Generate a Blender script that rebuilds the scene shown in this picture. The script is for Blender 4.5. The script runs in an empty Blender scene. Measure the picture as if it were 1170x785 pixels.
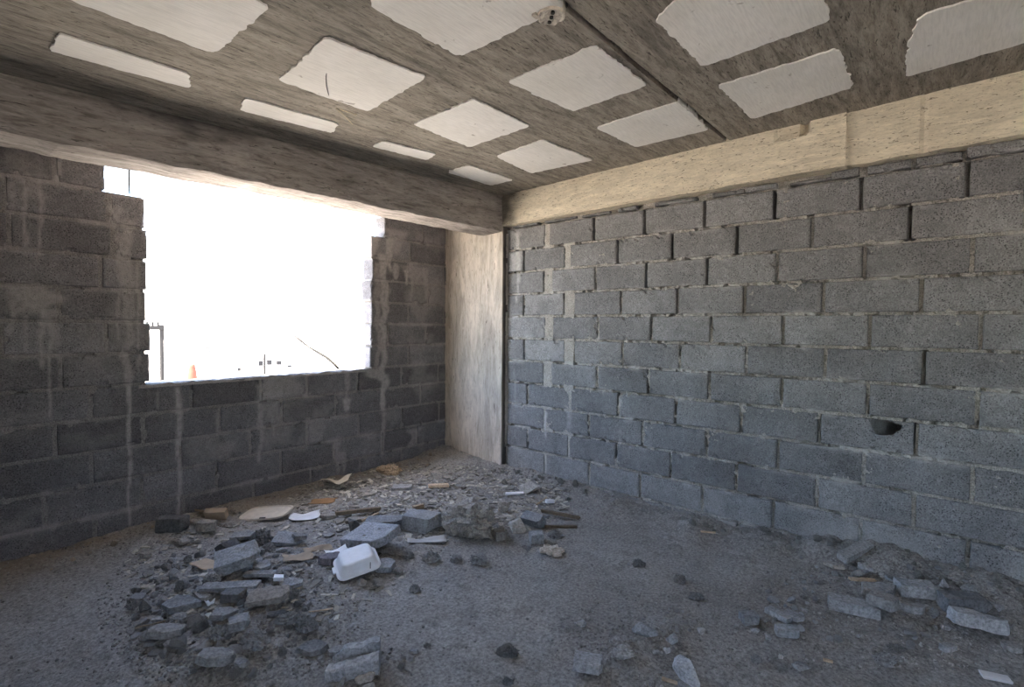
import bpy, bmesh, math, random
import numpy as np
from mathutils import Vector, Matrix, Euler

random.seed(7)
RNG = np.random.default_rng(11)
SC = bpy.context.scene
COL = SC.collection
PI = math.pi

# ------------------------------------------------------------------ camera
F_PX = 582.46
YAW, PITCH, ROLL = 0.874126664, -0.0343580495, 0.00776459393
CAM = np.array([-3.58833667, -3.94341024, 1.42458857])
_f = np.array([math.sin(YAW)*math.cos(PITCH), math.cos(YAW)*math.cos(PITCH), math.sin(PITCH)])
_r0 = np.array([math.cos(YAW), -math.sin(YAW), 0.0])
_u0 = np.cross(_r0, _f)
_r = _r0*math.cos(ROLL) + _u0*math.sin(ROLL)
_u = -_r0*math.sin(ROLL) + _u0*math.cos(ROLL)

def ray(px, py):
    return _f + _r*((px-585)/F_PX) + _u*((392.5-py)/F_PX)
def on_plane(px, py, n, c):
    d = ray(px, py); n = np.array(n, float)
    return CAM + d*((c - n@CAM)/(n@d))
def depth_at(p): return float((np.array(p)-CAM)@_f)
def project(p):
    v = np.array(p)-CAM; d = v@_f
    return 585+F_PX*(v@_r)/d, 392.5-F_PX*(v@_u)/d

cd = bpy.data.cameras.new('camera'); cam = bpy.data.objects.new('camera', cd); COL.objects.link(cam)
cd.sensor_width = 36; cd.sensor_fit = 'HORIZONTAL'; cd.lens = F_PX/1170*36; cd.clip_start = 0.02; cd.clip_end = 6000
M = Matrix(((_r[0], _u[0], -_f[0], CAM[0]), (_r[1], _u[1], -_f[1], CAM[1]), (_r[2], _u[2], -_f[2], CAM[2]), (0, 0, 0, 1)))
cam.matrix_world = M
SC.camera = cam

# ------------------------------------------------------------------ noise
def _hash(ix, iy, iz, seed):
    h = (ix.astype(np.int64)*374761393 + iy.astype(np.int64)*668265263 + iz.astype(np.int64)*2147483647 + seed*144665) & 0xFFFFFFFF
    h = ((h ^ (h >> 13))*1274126177) & 0xFFFFFFFF
    h = ((h ^ (h >> 16))*2246822519) & 0xFFFFFFFF
    h = h ^ (h >> 15)
    return (h & 0xFFFFFF)/float(0xFFFFFF)*2-1
def vnoise(x, y, z=0.0, seed=0):
    x, y, z = np.broadcast_arrays(np.asarray(x, float), np.asarray(y, float), np.asarray(z, float))
    ix, iy, iz = np.floor(x), np.floor(y), np.floor(z)
    fx, fy, fz = x-ix, y-iy, z-iz
    fx = fx*fx*(3-2*fx); fy = fy*fy*(3-2*fy); fz = fz*fz*(3-2*fz)
    r = 0
    for a in (0, 1):
        for b in (0, 1):
            for c in (0, 1):
                w = (fx if a else 1-fx)*(fy if b else 1-fy)*(fz if c else 1-fz)
                r = r + w*_hash(ix+a, iy+b, iz+c, seed)
    return r
def fbm(x, y, z=0.0, seed=0, oct=3):
    r = 0; a = 1.0; s = 0; f = 1.0
    for o in range(oct):
        r = r + a*vnoise(np.asarray(x)*f, np.asarray(y)*f, np.asarray(z)*f, seed+o*17); s += a; a *= .5; f *= 2.03
    return r/s
def sstep(a, b, x):
    t = np.clip((np.asarray(x, float)-a)/(b-a), 0, 1); return t*t*(3-2*t)

# ------------------------------------------------------------------ materials
class NT:
    def __init__(s, name):
        s.m = bpy.data.materials.new(name); s.m.use_nodes = True; s.t = s.m.node_tree; s.t.nodes.clear()
        s.out = s.n('ShaderNodeOutputMaterial'); s.b = s.n('ShaderNodeBsdfPrincipled')
        s.l(s.b.outputs[0], s.out.inputs[0]); s.b.inputs['Roughness'].default_value = .92
        s.b.inputs['Specular IOR Level'].default_value = .2
    def n(s, k, **kw):
        n = s.t.nodes.new(k)
        for a, v in kw.items(): setattr(n, a, v)
        return n
    def l(s, a, b): s.t.links.new(a, b)
    def coord(s, scale=(1, 1, 1), rot=(0, 0, 0), gen='Object'):
        tc = s.n('ShaderNodeTexCoord'); mp = s.n('ShaderNodeMapping')
        mp.inputs['Scale'].default_value = scale; mp.inputs['Rotation'].default_value = rot
        s.l(tc.outputs[gen], mp.inputs[0]); return mp.outputs[0]
    def noise(s, vec, scale, detail=4, rough=.6, dist=0):
        n = s.n('ShaderNodeTexNoise'); n.inputs['Scale'].default_value = scale; n.inputs['Detail'].default_value = detail
        n.inputs['Roughness'].default_value = rough; n.inputs['Distortion'].default_value = dist
        s.l(vec, n.inputs['Vector']); return n.outputs['Fac']
    def ramp(s, fac, stops):
        r = s.n('ShaderNodeValToRGB'); e = r.color_ramp.elements
        while len(e) < len(stops): e.new(.5)
        for i, (p, c) in enumerate(stops):
            e[i].position = p; e[i].color = (*c, 1) if len(c) == 3 else c
        s.l(fac, r.inputs[0]); return r.outputs[0]
    def g(s, v): return (v, v, v)
    def mix(s, fac, a, b, mode='MIX'):
        m = s.n('ShaderNodeMix', data_type='RGBA', blend_type=mode)
        if isinstance(fac, (int, float)): m.inputs[0].default_value = fac
        else: s.l(fac, m.inputs[0])
        for v, i in ((a, 6), (b, 7)):
            if isinstance(v, tuple): m.inputs[i].default_value = (*v, 1)
            else: s.l(v, m.inputs[i])
        return m.outputs[2]
    def math(s, op, a, b=0.0):
        m = s.n('ShaderNodeMath', operation=op)
        for v, i in ((a, 0), (b, 1)):
            if isinstance(v, (int, float)): m.inputs[i].default_value = v
            else: s.l(v, m.inputs[i])
        return m.outputs[0]
    def attr(s, name):
        a = s.n('ShaderNodeAttribute', attribute_name=name); return a.outputs['Fac']
    def bump(s, h, strength=.5, dist=.01, prev=None):
        b = s.n('ShaderNodeBump'); b.inputs['Strength'].default_value = strength; b.inputs['Distance'].default_value = dist
        s.l(h, b.inputs['Height'])
        if prev is not None: s.l(prev, b.inputs['Normal'])
        return b.outputs[0]
    def done(s, col, normal=None):
        if isinstance(col, tuple): s.b.inputs['Base Color'].default_value = (*col, 1)
        else: s.l(col, s.b.inputs['Base Color'])
        if normal is not None: s.l(normal, s.b.inputs['Normal'])
        return s.m

def mat_masonry(name, base, mortar, stain):
    t = NT(name); v = t.coord()
    big = t.noise(v, 3.0, 4); med = t.noise(v, 26, 4, .65); fine = t.noise(v, 140, 3, .7)
    c = t.mix(1.0, base, t.ramp(big, [(.3, t.g(.78)), (.7, t.g(1.2))]), 'MULTIPLY')
    c = t.mix(1.0, c, t.ramp(med, [(.3, t.g(.80)), (.52, t.g(1.0)), (.72, t.g(1.18))]), 'MULTIPLY')
    c = t.mix(1.0, c, t.ramp(fine, [(.34, t.g(.66)), (.5, t.g(1)), (.66, t.g(1.34))]), 'MULTIPLY')
    vor = t.n('ShaderNodeTexVoronoi'); vor.inputs['Scale'].default_value = 95; t.l(v, vor.inputs['Vector'])
    sel = t.ramp(t.noise(v, 13, 3), [(.36, t.g(0)), (.56, t.g(1))])
    pit = t.math('MULTIPLY', t.ramp(vor.outputs['Distance'], [(.20, t.g(1)), (.34, t.g(0))]), sel)
    c = t.mix(pit, c, t.mix(1.0, c, t.g(.32), 'MULTIPLY'))
    tone = t.attr('tone')
    c = t.mix(1.0, c, t.ramp(tone, [(0, t.g(.42)), (.5, t.g(1.0)), (1, t.g(1.62))]), 'MULTIPLY')
    mc = t.mix(t.noise(v, 18, 4), tuple(x*.72 for x in mortar), tuple(min(1, x*1.25) for x in mortar))
    mc = t.mix(1.0, mc, t.ramp(fine, [(.34, t.g(.5)), (.5, t.g(1)), (.66, t.g(1.35))]), 'MULTIPLY')
    c = t.mix(t.attr('mortar'), c, mc)
    st = t.math('MULTIPLY', t.attr('stain'), t.ramp(t.noise(v, 34, 4), [(.25, t.g(.35)), (.6, t.g(1))]))
    c = t.mix(st, c, stain)
    h = t.math('ADD', t.math('MULTIPLY', fine, .5), t.math('SUBTRACT', t.math('MULTIPLY', med, .6), pit))
    return t.done(c, t.bump(h, .75, .004))

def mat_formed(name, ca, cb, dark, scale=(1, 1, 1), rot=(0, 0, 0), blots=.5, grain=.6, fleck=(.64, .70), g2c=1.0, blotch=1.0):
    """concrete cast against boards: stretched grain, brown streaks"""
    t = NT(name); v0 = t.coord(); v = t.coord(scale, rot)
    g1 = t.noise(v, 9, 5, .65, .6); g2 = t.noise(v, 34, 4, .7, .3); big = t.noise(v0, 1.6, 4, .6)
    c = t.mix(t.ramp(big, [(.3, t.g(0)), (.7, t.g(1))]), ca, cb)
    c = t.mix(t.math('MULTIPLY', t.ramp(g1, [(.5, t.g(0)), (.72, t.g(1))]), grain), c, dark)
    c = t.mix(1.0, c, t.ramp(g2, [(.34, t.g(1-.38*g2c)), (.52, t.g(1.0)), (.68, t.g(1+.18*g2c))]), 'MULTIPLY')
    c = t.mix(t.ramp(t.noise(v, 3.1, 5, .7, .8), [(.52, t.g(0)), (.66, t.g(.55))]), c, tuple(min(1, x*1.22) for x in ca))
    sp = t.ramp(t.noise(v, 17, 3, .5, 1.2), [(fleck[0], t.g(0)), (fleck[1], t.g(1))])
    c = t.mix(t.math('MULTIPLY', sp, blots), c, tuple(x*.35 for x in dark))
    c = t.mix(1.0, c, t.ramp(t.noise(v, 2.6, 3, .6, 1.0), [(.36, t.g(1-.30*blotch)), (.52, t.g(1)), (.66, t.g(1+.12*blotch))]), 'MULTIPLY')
    c = t.mix(t.attr('soot'), c, (.035, .032, .034))  # per-vertex mask mixes the concrete towards near-black
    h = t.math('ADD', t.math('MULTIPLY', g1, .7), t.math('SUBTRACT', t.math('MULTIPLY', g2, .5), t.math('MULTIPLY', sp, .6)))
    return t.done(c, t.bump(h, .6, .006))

def mat_dust(name, a, b, c3):
    t = NT(name); v = t.coord()
    n1 = t.noise(v, 1.3, 5, .6); n2 = t.noise(v, 9, 5, .7); n3 = t.noise(v, 70, 4, .75); n4 = t.noise(v, 220, 2, .6)
    c = t.mix(t.ramp(n1, [(.35, t.g(0)), (.65, t.g(1))]), a, b)
    c = t.mix(t.ramp(n2, [(.5, t.g(0)), (.75, t.g(.8))]), c, c3)
    c = t.mix(1.0, c, t.ramp(n3, [(.32, t.g(.5)), (.5, t.g(1)), (.68, t.g(1.5))]), 'MULTIPLY')
    c = t.mix(t.attr('warm'), c, (.25, .205, .16))
    h = t.math('ADD', t.math('MULTIPLY', n2, .5), t.math('ADD', t.math('MULTIPLY', n3, .5), t.math('MULTIPLY', n4, .25)))
    return t.done(c, t.bump(h, .9, .012))

def mat_rubble(name, base, rough=1.0):
    """broken concrete: the object's own colour sets the tone of each piece"""
    t = NT(name); v = t.coord()
    oi = t.n('ShaderNodeObjectInfo')
    n2 = t.noise(v, 14, 5, .7); n3 = t.noise(v, 80, 4, .75)
    c = t.mix(1.0, base, oi.outputs['Color'], 'MULTIPLY')
    c = t.mix(1.0, c, t.ramp(n2, [(.3, t.g(.75)), (.7, t.g(1.2))]), 'MULTIPLY')
    c = t.mix(1.0, c, t.ramp(n3, [(.33, t.g(.55)), (.5, t.g(1)), (.68, t.g(1.35))]), 'MULTIPLY')
    h = t.math('ADD', n2, t.math('MULTIPLY', n3, .6))
    return t.done(c, t.bump(h, .7*rough, .006))

def mat_plain(name, col, var=.15, scale=30, rough=.8, bump=.2, obcol=False):
    t = NT(name); v = t.coord(); n = t.noise(v, scale, 4)
    c = t.mix(1.0, col, t.ramp(n, [(.3, t.g(1-var)), (.7, t.g(1+var))]), 'MULTIPLY')
    if obcol:
        oi = t.n('ShaderNodeObjectInfo'); c = t.mix(1.0, c, oi.outputs['Color'], 'MULTIPLY')
    t.b.inputs['Roughness'].default_value = rough
    return t.done(c, t.bump(n, bump, .003))

def mat_foam():
    t = NT('polystyrene'); v = t.coord((6, 60, 10)); v0 = t.coord()
    lines = t.noise(v, 2.2, 3, .6); n = t.noise(v0, 60, 3); n2 = t.noise(v0, 2.5, 4)
    spots = t.ramp(t.noise(v0, 13, 3, .5, .4), [(.70, t.g(0)), (.74, t.g(1))])
    c = t.mix(t.ramp(n2, [(.35, t.g(0)), (.7, t.g(1))]), (.84, .82, .78), (.74, .72, .67))
    c = t.mix(t.math('MULTIPLY', spots, .55), c, (.25, .21, .17))
    c = t.mix(1.0, c, t.ramp(lines, [(.3, t.g(.9)), (.6, t.g(1.03))]), 'MULTIPLY')
    h = t.math('ADD', t.math('MULTIPLY', lines, 1.0), t.math('SUBTRACT', t.math('MULTIPLY', n, .3), spots))
    return t.done(c, t.bump(h, .4, .004))

MT = {}
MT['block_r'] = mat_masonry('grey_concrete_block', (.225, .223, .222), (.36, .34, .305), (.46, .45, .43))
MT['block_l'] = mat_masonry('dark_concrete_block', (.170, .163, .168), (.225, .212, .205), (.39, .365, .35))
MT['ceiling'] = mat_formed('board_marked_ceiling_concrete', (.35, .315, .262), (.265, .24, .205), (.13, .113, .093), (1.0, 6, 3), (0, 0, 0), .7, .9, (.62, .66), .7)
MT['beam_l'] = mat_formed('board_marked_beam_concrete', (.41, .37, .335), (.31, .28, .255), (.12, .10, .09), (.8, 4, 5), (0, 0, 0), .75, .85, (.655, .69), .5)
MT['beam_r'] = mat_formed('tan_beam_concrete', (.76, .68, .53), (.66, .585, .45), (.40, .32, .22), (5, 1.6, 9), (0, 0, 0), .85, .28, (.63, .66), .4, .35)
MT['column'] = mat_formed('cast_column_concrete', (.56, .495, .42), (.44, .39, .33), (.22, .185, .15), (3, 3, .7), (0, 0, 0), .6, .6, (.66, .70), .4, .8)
MT['floor'] = mat_dust('dusty_concrete_floor', (.225, .214, .20), (.31, .298, .282), (.15, .142, .132))
MT['rubble'] = mat_rubble('broken_concrete', (.29, .285, .28))
MT['foam'] = mat_foam()
MT['white_foam'] = mat_plain('white_foam', (.82, .82, .84), .05, 40, .55, .08)
MT['paper'] = mat_plain('paper', (.72, .72, .73), .06, 20, .8, .15, True)
MT['card'] = mat_plain('cardboard', (.36, .28, .20), .15, 25, .85, .2, True)
MT['wood'] = mat_plain('weathered_wood', (.26, .20, .14), .3, 60, .85, .4, True)
MT['wire'] = mat_plain('dark_wire', (.05, .045, .04), .2, 60, .6, .2)
MT['straw'] = mat_plain('dry_straw', (.22, .19, .13), .2, 80, .8, .2, True)
MT['plain_concrete'] = mat_plain('plain_concrete', (.30, .28, .25), .2, 6, .9, .3)
MT['ground'] = mat_plain('sunlit_dry_ground', (.46, .41, .35), .2, .4, .95, .3)
MT['town'] = mat_plain('whitewashed_wall', (.78, .74, .68), .08, 1.5, .9, .1, True)
MT['dark_glass'] = mat_plain('dark_window', (.008, .008, .009), .1, 2, .4, 0)
MT['pole'] = mat_plain('dark_pole', (.012, .011, .010), .2, 6, .8, .1)
MT['terracotta'] = mat_plain('terracotta_tank', (.10, .028, .016), .15, 6, .7, .1)

# ------------------------------------------------------------------ object helpers
def link(name, me, mat=None, parent=None, loc=None, smooth=False):
    o = bpy.data.objects.new(name, me); COL.objects.link(o)
    if mat is not None and me is not None: me.materials.append(mat)
    if parent is not None: o.parent = parent
    if loc is not None: o.location = loc
    if smooth and me is not None:
        me.polygons.foreach_set('use_smooth', [True]*len(me.polygons))
    return o
def tag(o, label=None, cat=None, group=None, kind=None):
    if label: o['label'] = label
    if cat: o['category'] = cat
    if group: o['group'] = group
    if kind: o['kind'] = kind
    return o
class MB:
    """collects vertices / faces with per-vertex attributes"""
    def __init__(s): s.v = []; s.f = []; s.a = {}; s.n = 0
    def add(s, V, F, **at):
        V = np.asarray(V, float).reshape(-1, 3); k = s.n
        s.v.append(V); s.f += [tuple(i+k for i in f) for f in F]; s.n += len(V)
        for key in set(list(s.a)+list(at)):
            arr = s.a.setdefault(key, [np.zeros(k)])
            val = at.get(key, 0.0)
            arr.append(np.broadcast_to(np.asarray(val, float), (len(V),)).copy())
    def box(s, lo, hi, **at):
        (x0, y0, z0), (x1, y1, z1) = lo, hi
        V = [(x0, y0, z0), (x1, y0, z0), (x1, y1, z0), (x0, y1, z0), (x0, y0, z1), (x1, y0, z1), (x1, y1, z1), (x0, y1, z1)]
        F = [(0, 3, 2, 1), (4, 5, 6, 7), (0, 1, 5, 4), (1, 2, 6, 5), (2, 3, 7, 6), (3, 0, 4, 7)]
        s.add(V, F, **at)
    def mesh(s, name):
        me = bpy.data.meshes.new(name)
        V = np.concatenate(s.v); me.from_pydata(V.tolist(), [], s.f); me.update()
        for key, arr in s.a.items():
            at = me.attributes.new(key, 'FLOAT', 'POINT'); at.data.foreach_set('value', np.concatenate(arr))
        return me
    def build(s, name, mat, parent=None, smooth=False, recalc=False):
        me = s.mesh(name)
        if recalc:
            bm = bmesh.new(); bm.from_mesh(me); bmesh.ops.recalc_face_normals(bm, faces=bm.faces); bm.to_mesh(me); bm.free()
        return link(name, me, mat, parent, smooth=smooth)
def gridf(nu, nv, flip=False):
    F = []
    for j in range(nv-1):
        for i in range(nu-1):
            a = j*nu+i; q = (a, a+1, a+nu+1, a+nu)
            F.append(q[::-1] if flip else q)
    return F
def bm_obj(name, bm, mat, parent=None, smooth=False):
    bmesh.ops.recalc_face_normals(bm, faces=bm.faces)
    me = bpy.data.meshes.new(name); bm.to_mesh(me); bm.free()
    return link(name, me, mat, parent, smooth=smooth)
def tube(pts, rad, seg=6):
    """closed tube along points -> bmesh"""
    bm = bmesh.new(); pts = [Vector(p) for p in pts]; rings = []
    for i, p in enumerate(pts):
        d = (pts[min(i+1, len(pts)-1)]-pts[max(i-1, 0)]).normalized()
        a = d.orthogonal().normalized(); b = d.cross(a)
        if i and rings:
            a = (prev_a - d*prev_a.dot(d)).normalized(); b = d.cross(a)
        prev_a = a
        r = rad[i] if isinstance(rad, (list, tuple)) else rad
        rings.append([bm.verts.new(p+(a*math.cos(2*PI*k/seg)+b*math.sin(2*PI*k/seg))*r) for k in range(seg)])
    for q in range(len(rings)-1):
        for k in range(seg):
            bm.faces.new((rings[q][k], rings[q][(k+1) % seg], rings[q+1][(k+1) % seg], rings[q+1][k]))
    bm.faces.new(rings[0][::-1]); bm.faces.new(rings[-1])
    return bm

# ------------------------------------------------------------------ masonry
def block_mesh(mb, mp, u0, u1, v0, v1, dep=.10, step=.02, tone=.5, stain=None, pit=None, rough=1.0, flip=False, seed=0):
    """one block; mp(u, v, d) -> xyz, d grows into the wall"""
    L, H = u1-u0, v1-v0
    def axis(a, b):
        n = max(2, int(round((b-a-.03)/step)))
        return np.concatenate(([a, a+.005, a+.015], np.linspace(a+.015, b-.015, n+1)[1:-1], [b-.015, b-.005, b])) if b-a > .05 else np.linspace(a, b, 5)
    U, V = np.meshgrid(axis(u0, u1), axis(v0, v1)); nv, nu = U.shape
    e = np.minimum.reduce([U-u0, u1-U, V-v0, v1-V])
    d = np.where(e < .001, .009, np.where(e < .0055, .0022, 0.0))
    d = d + fbm(U*22, V*22, seed*.37, 5)*.0016*rough
    chip = np.maximum(0, fbm(U*24, V*24, seed*.91, 9)-.22)*.035*rough
    d = d + np.where(e < .02, chip, 0)
    tu, tv, td = random.uniform(-.004, .004)/L, random.uniform(-.003, .003)/H, random.uniform(-.003, .003)
    d = d + (U-(u0+u1)/2)*tu*2 + (V-(v0+v1)/2)*tv*2 + td
    wob = fbm(U*26, V*26, 4+seed*.5, 21)*.005*rough
    cu, cv = (u0+u1)/2, (v0+v1)/2
    edge = e < .004
    U2 = np.where(edge, U + np.sign(cu-U)*np.abs(wob)*(np.abs(U-cu) > L/2-.006), U)
    V2 = np.where(edge, V + np.sign(cv-V)*np.abs(wob)*(np.abs(V-cv) > H/2-.006), V)
    P = mp(U2.ravel(), V2.ravel(), d.ravel())
    ring = [i for i in range(nu)] + [j*nu+nu-1 for j in range(1, nv)] + [(nv-1)*nu+i for i in range(nu-2, -1, -1)] + [j*nu for j in range(nv-2, 0, -1)]
    Ur, Vr = U2.ravel()[ring], V2.ravel()[ring]
    B = mp(Ur, Vr, np.full(len(ring), dep))
    F = gridf(nu, nv, flip); n = nu*nv; m = len(ring)
    if pit is not None:
        k = pit(U, V).ravel(); F = [f for f in F if not (k[f[0]] or k[f[1]] or k[f[2]] or k[f[3]])]
    for k in range(m):
        q = (ring[(k+1) % m], ring[k], n+k, n+(k+1) % m); F.append(q[::-1] if flip else q)
    F.append(tuple(range(n, n+m)) if flip else tuple(range(n+m-1, n-1, -1)))
    st = np.zeros(n+m)
    if stain is not None: st[:n] = stain(U.ravel(), V.ravel()); st[n:] = stain(Ur, Vr)
    mb.add(np.concatenate((P, B)), F, tone=tone, stain=st, mortar=0.0)

def add_sheet(mb, mp, us, vs, dfun, keep=None, stain=None, flip=False):
    U, V = np.meshgrid(us, vs); nv, nu = U.shape
    d = dfun(U, V); P = mp(U.ravel(), V.ravel(), d.ravel())
    F = gridf(nu, nv, flip)
    if keep is not None:
        k = keep(U, V).ravel(); F = [f for f in F if k[f[0]] and k[f[1]] and k[f[2]] and k[f[3]]]
    mb.add(P, F, mortar=1.0, tone=.5, stain=stain(U.ravel(), V.ravel()) if stain is not None else 0.0)

# --- right wall: plane x = 0, u = -y, d along +x
J = .017
RZ = 2.313
rj = {1: [1.324, 1.789, 2.228, 2.674, 3.116, 3.575, 4.037], 2: [1.067, 1.537, 2.002, 2.443, 2.893, 3.332, 3.804],
      3: [1.340, 1.809, 2.246, 2.697, 3.140, 3.601, 4.066], 4: [1.076, 1.560, 2.046, 2.491, 2.947, 3.401, 3.865],
      5: [1.355, 1.843, 2.295, 2.736, 3.185, 3.638, 4.111], 6: [1.081, 1.565, 2.061, 2.518, 2.969, 3.420, 3.886],
      7: [1.339, 1.838, 2.280, 2.731, 3.186, 3.638, 4.110], 8: [1.126, 1.580, 2.032, 2.492, 2.944, 3.397, 3.864],
      9: [1.318, 1.768, 2.239, 2.721, 3.173, 3.629, 4.101], 10: [1.131, 1.572, 2.019, 2.463, 2.923, 3.397, 3.864],
      11: [1.329, 1.776, 2.225, 2.697, 3.153, 3.623, 4.094], 12: [1.1, 1.56, 2.02, 2.48, 2.94, 3.4, 3.86]}
wide = {(1, 0): .05, (2, 1): .055, (3, 0): .09, (4, 1): .10, (5, 0): .085, (6, 1): .10, (7, 0): .08}     # mortar filled gaps near the column
opened = {(1, 1), (1, 2), (1, 3), (1, 4), (1, 5), (1, 6), (2, 0), (2, 2), (2, 3), (2, 4), (2, 6), (3, 2), (3, 3), (6, 6)}
half = {(3, 4), (3, 5), (4, 4), (4, 5), (5, 5), (5, 6), (2, 1), (6, 0), (4, 3), (8, 6), (9, 4), (11, 4), (2, 5), (5, 4), (4, 6)}
tones_r = {(8, 3): .42, (9, 4): .36, (9, 5): .34, (10, 4): .30, (10, 5): .30, (7, 4): .48, (7, 5): .5, (6, 1): .66, (4, 1): .62, (9, 3): .36, (10, 3): .34, (5, 1): .42, (5, 2): .40, (10, 2): .42}
def map_r(u, v, d): return np.stack([np.asarray(d, float), -np.asarray(u, float), np.asarray(v, float)], 1)
def hole_r(U, V):
    # ragged break through the face shell of one block
    cu, cv = 3.722, .862
    a = np.arctan2((V-cv)/.034, (U-cu)/.056); r = np.hypot((U-cu)/.064, (V-cv)/.042)
    return r < 1.0 + .14*np.sin(3*a+.6) + .1*np.sin(5*a)
rs = np.random.default_rng(5)
streak_r = [(592, 265, 345, 5, .8), (588, 420, 500, 2, .3), (602, 540, 555, 2, .6), (708, 455, 520, 3, .5), (650, 470, 490, 6, .4), (588, 290, 312, 9, .5), (622, 250, 275, 3, .5), (623, 470, 500, 2.5, .8), (623, 520, 540, 2.5, .7)]
def stain_list(lst, mapper):
    out = []
    for (x, y0, y1, w, s) in lst:
        a, b = mapper(x, y0), mapper(x, y1); c = mapper(x+w, y0)
        out.append((a[0], b[0], a[1], b[1], abs(c[0]-a[0])/2, s))
    return out
def stain_eval(lst, U, V, seed=0):
    r = np.zeros_like(U)
    for (ua, ub, va, vb, w, s) in lst:
        t = np.clip((va-V)/(va-vb+1e-6), 0, 1)
        c = ua+(ub-ua)*t + vnoise(V*9, ua*31, 0, seed)*w*.7
        ww = w*(1.15-.55*t)*(1+.35*vnoise(V*23, ua*17, 3, seed))
        m = (1-sstep(.55, 1.2, np.abs(U-c)/np.maximum(ww, 1e-4)))*sstep(va+.012, va-.02, V)*sstep(vb-.03, vb+.03, V)
        r = np.maximum(r, m*s)
    return r
def pr(x, y):
    p = on_plane(x, y, (1, 0, 0), 0); return -p[1], p[2]
def pl(x, y):
    p = on_plane(x, y, (0, 1, 0), 0); return p[0], p[2]
ST_R = stain_list(streak_r, pr)
def stain_r(U, V):
    base = stain_eval(ST_R, U, V, 3)
    # mortar smears spilling over the block edges
    row = np.floor((RZ-V)/.2); dv = np.minimum(np.abs(V-(RZ-.2*row)), np.abs(V-(RZ-.2*(row+1))))
    sm = sstep(.035, .0, dv)*sstep(.12, .45, fbm(U*7, V*10, 0, 77))*.75
    low = sstep(.42, .12, V)*sstep(-.1, .3, fbm(U*2.2, V*3, 0, 41))*.45*sstep(2.2, 3.2, U)
    return np.maximum.reduce([base, sm, low])
mb = MB()
U_END = 7.0
for row in range(1, 13):
    z1, z0 = RZ-.2*(row-1), RZ-.2*row
    js = list(rj[row])
    while js[-1] < U_END-.46: js.append(js[-1]+.456)
    prev = .872
    for k, j in enumerate(js+[U_END]):
        w = wide.get((row, k), J)
        u0, u1 = prev, j-w/2 if j != U_END else U_END
        if row == 3 and k == 0: u1 = j-.045
        tn = tones_r.get((row, k), float(np.clip(rs.normal(.52 if row < 7 else .43, .10), .25, .8)))
        if row >= 11: tn = .54
        pit = hole_r if (row == 8 and k == 6) else None
        if u1-u0 > .03 and z1 > .0:
            block_mesh(mb, map_r, u0, u1, z0+J/2, z1-J/2, .40 if pit else .11, .005 if pit else .02, tn, stain_r, pit, 1.0, True, row*31+k)
        prev = j+w/2
# the low packing course between the last full course and the beam
def beam_bot(u): return 2.335+.0125*(u-.87)
pk = [(.93, 1.22, .02, .3), (1.30, 1.62, .022, .3), (1.66, 1.93, .02, .4), (2.0, 2.16, .030, .6), (2.30, 2.62, .028, .3), (2.72, 2.93, .030, .35), (2.935, 3.125, .034, .72), (3.20, 3.43, .02, .2),
      (3.42, 3.565, .05, .42), (3.60, 3.80, .048, .5), (3.822, 4.015, .05, .38), (4.03, 4.4, .06, .55), (4.45, 4.9, .06, .5)]
for i, (a, b, h, tn) in enumerate(pk):
    block_mesh(mb, map_r, a, b, RZ+.004, RZ+.004+h, .09, .02, tn, stain_r, None, 1.8, True, 900+i)
dep_j = {}
for row in range(1, 13):
    for k, j in enumerate(rj[row]): dep_j[(row, k)] = .10 if (row, k) in opened else (.03 if (row, k) in half else .008)
def mortar_r(U, V):
    d = .0135 + fbm(U*45, V*45, 0, 13)*.017 + fbm(U*9, V*9, 0, 14)*.005
    d = d + np.where(fbm(U*16, V*12, 2, 15) > .30, .026, 0)        # missing bits
    for (row, k), dj in dep_j.items():
        z1, z0 = RZ-.2*(row-1), RZ-.2*row; j = rj[row][k]
        m = (np.abs(U-j) < .024) & (V < z1-.004) & (V > z0+.006)
        if dj > .02: d = np.where(m, dj + (0 if dj > .05 else .01*vnoise(U*40, V*30, 1)), d)
        elif (row, k) in wide: d = np.where(np.abs(U-j) < wide[(row, k)]/2, np.minimum(d, .006+fbm(U*40, V*40, 0, 8)*.004), d)
    d = np.where(V > RZ-.006, .045+.03*vnoise(U*14, V*20, 3), d)
    d = np.where((np.abs(U-3.63) < .222) & (np.abs(V-.813) < .088), .405, d)
    return d
add_sheet(mb, map_r, np.concatenate((np.arange(.86, 4.7, .0085), np.arange(4.7, 7.01, .05))), np.arange(-.05, 2.50, .0085), mortar_r, None, stain_r, True)
mb.box((.42, -7.0, -.1), (.5, -.8, 2.75), tone=.3, mortar=0.0)
# broken mortar bead between the column and the first blocks
for (za, zb) in ((.30, 1.55), (1.62, 2.0), (2.05, 2.27)):
    zs = np.linspace(za, zb, 30)
    for a, b in zip(zs[:-1], zs[1:]):
        w = .010+.004*vnoise(a*20, 3.1)
        mb.box((-.010-.004*float(vnoise(a*30, 1.2)), -.885-float(w)*.5, a), (.03, -.868, b+.001), mortar=1.0, tone=.6, stain=.5)
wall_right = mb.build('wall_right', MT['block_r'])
tag(wall_right, 'grey hollow concrete block wall with ragged mortar joints and one broken hole', kind='structure')

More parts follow.
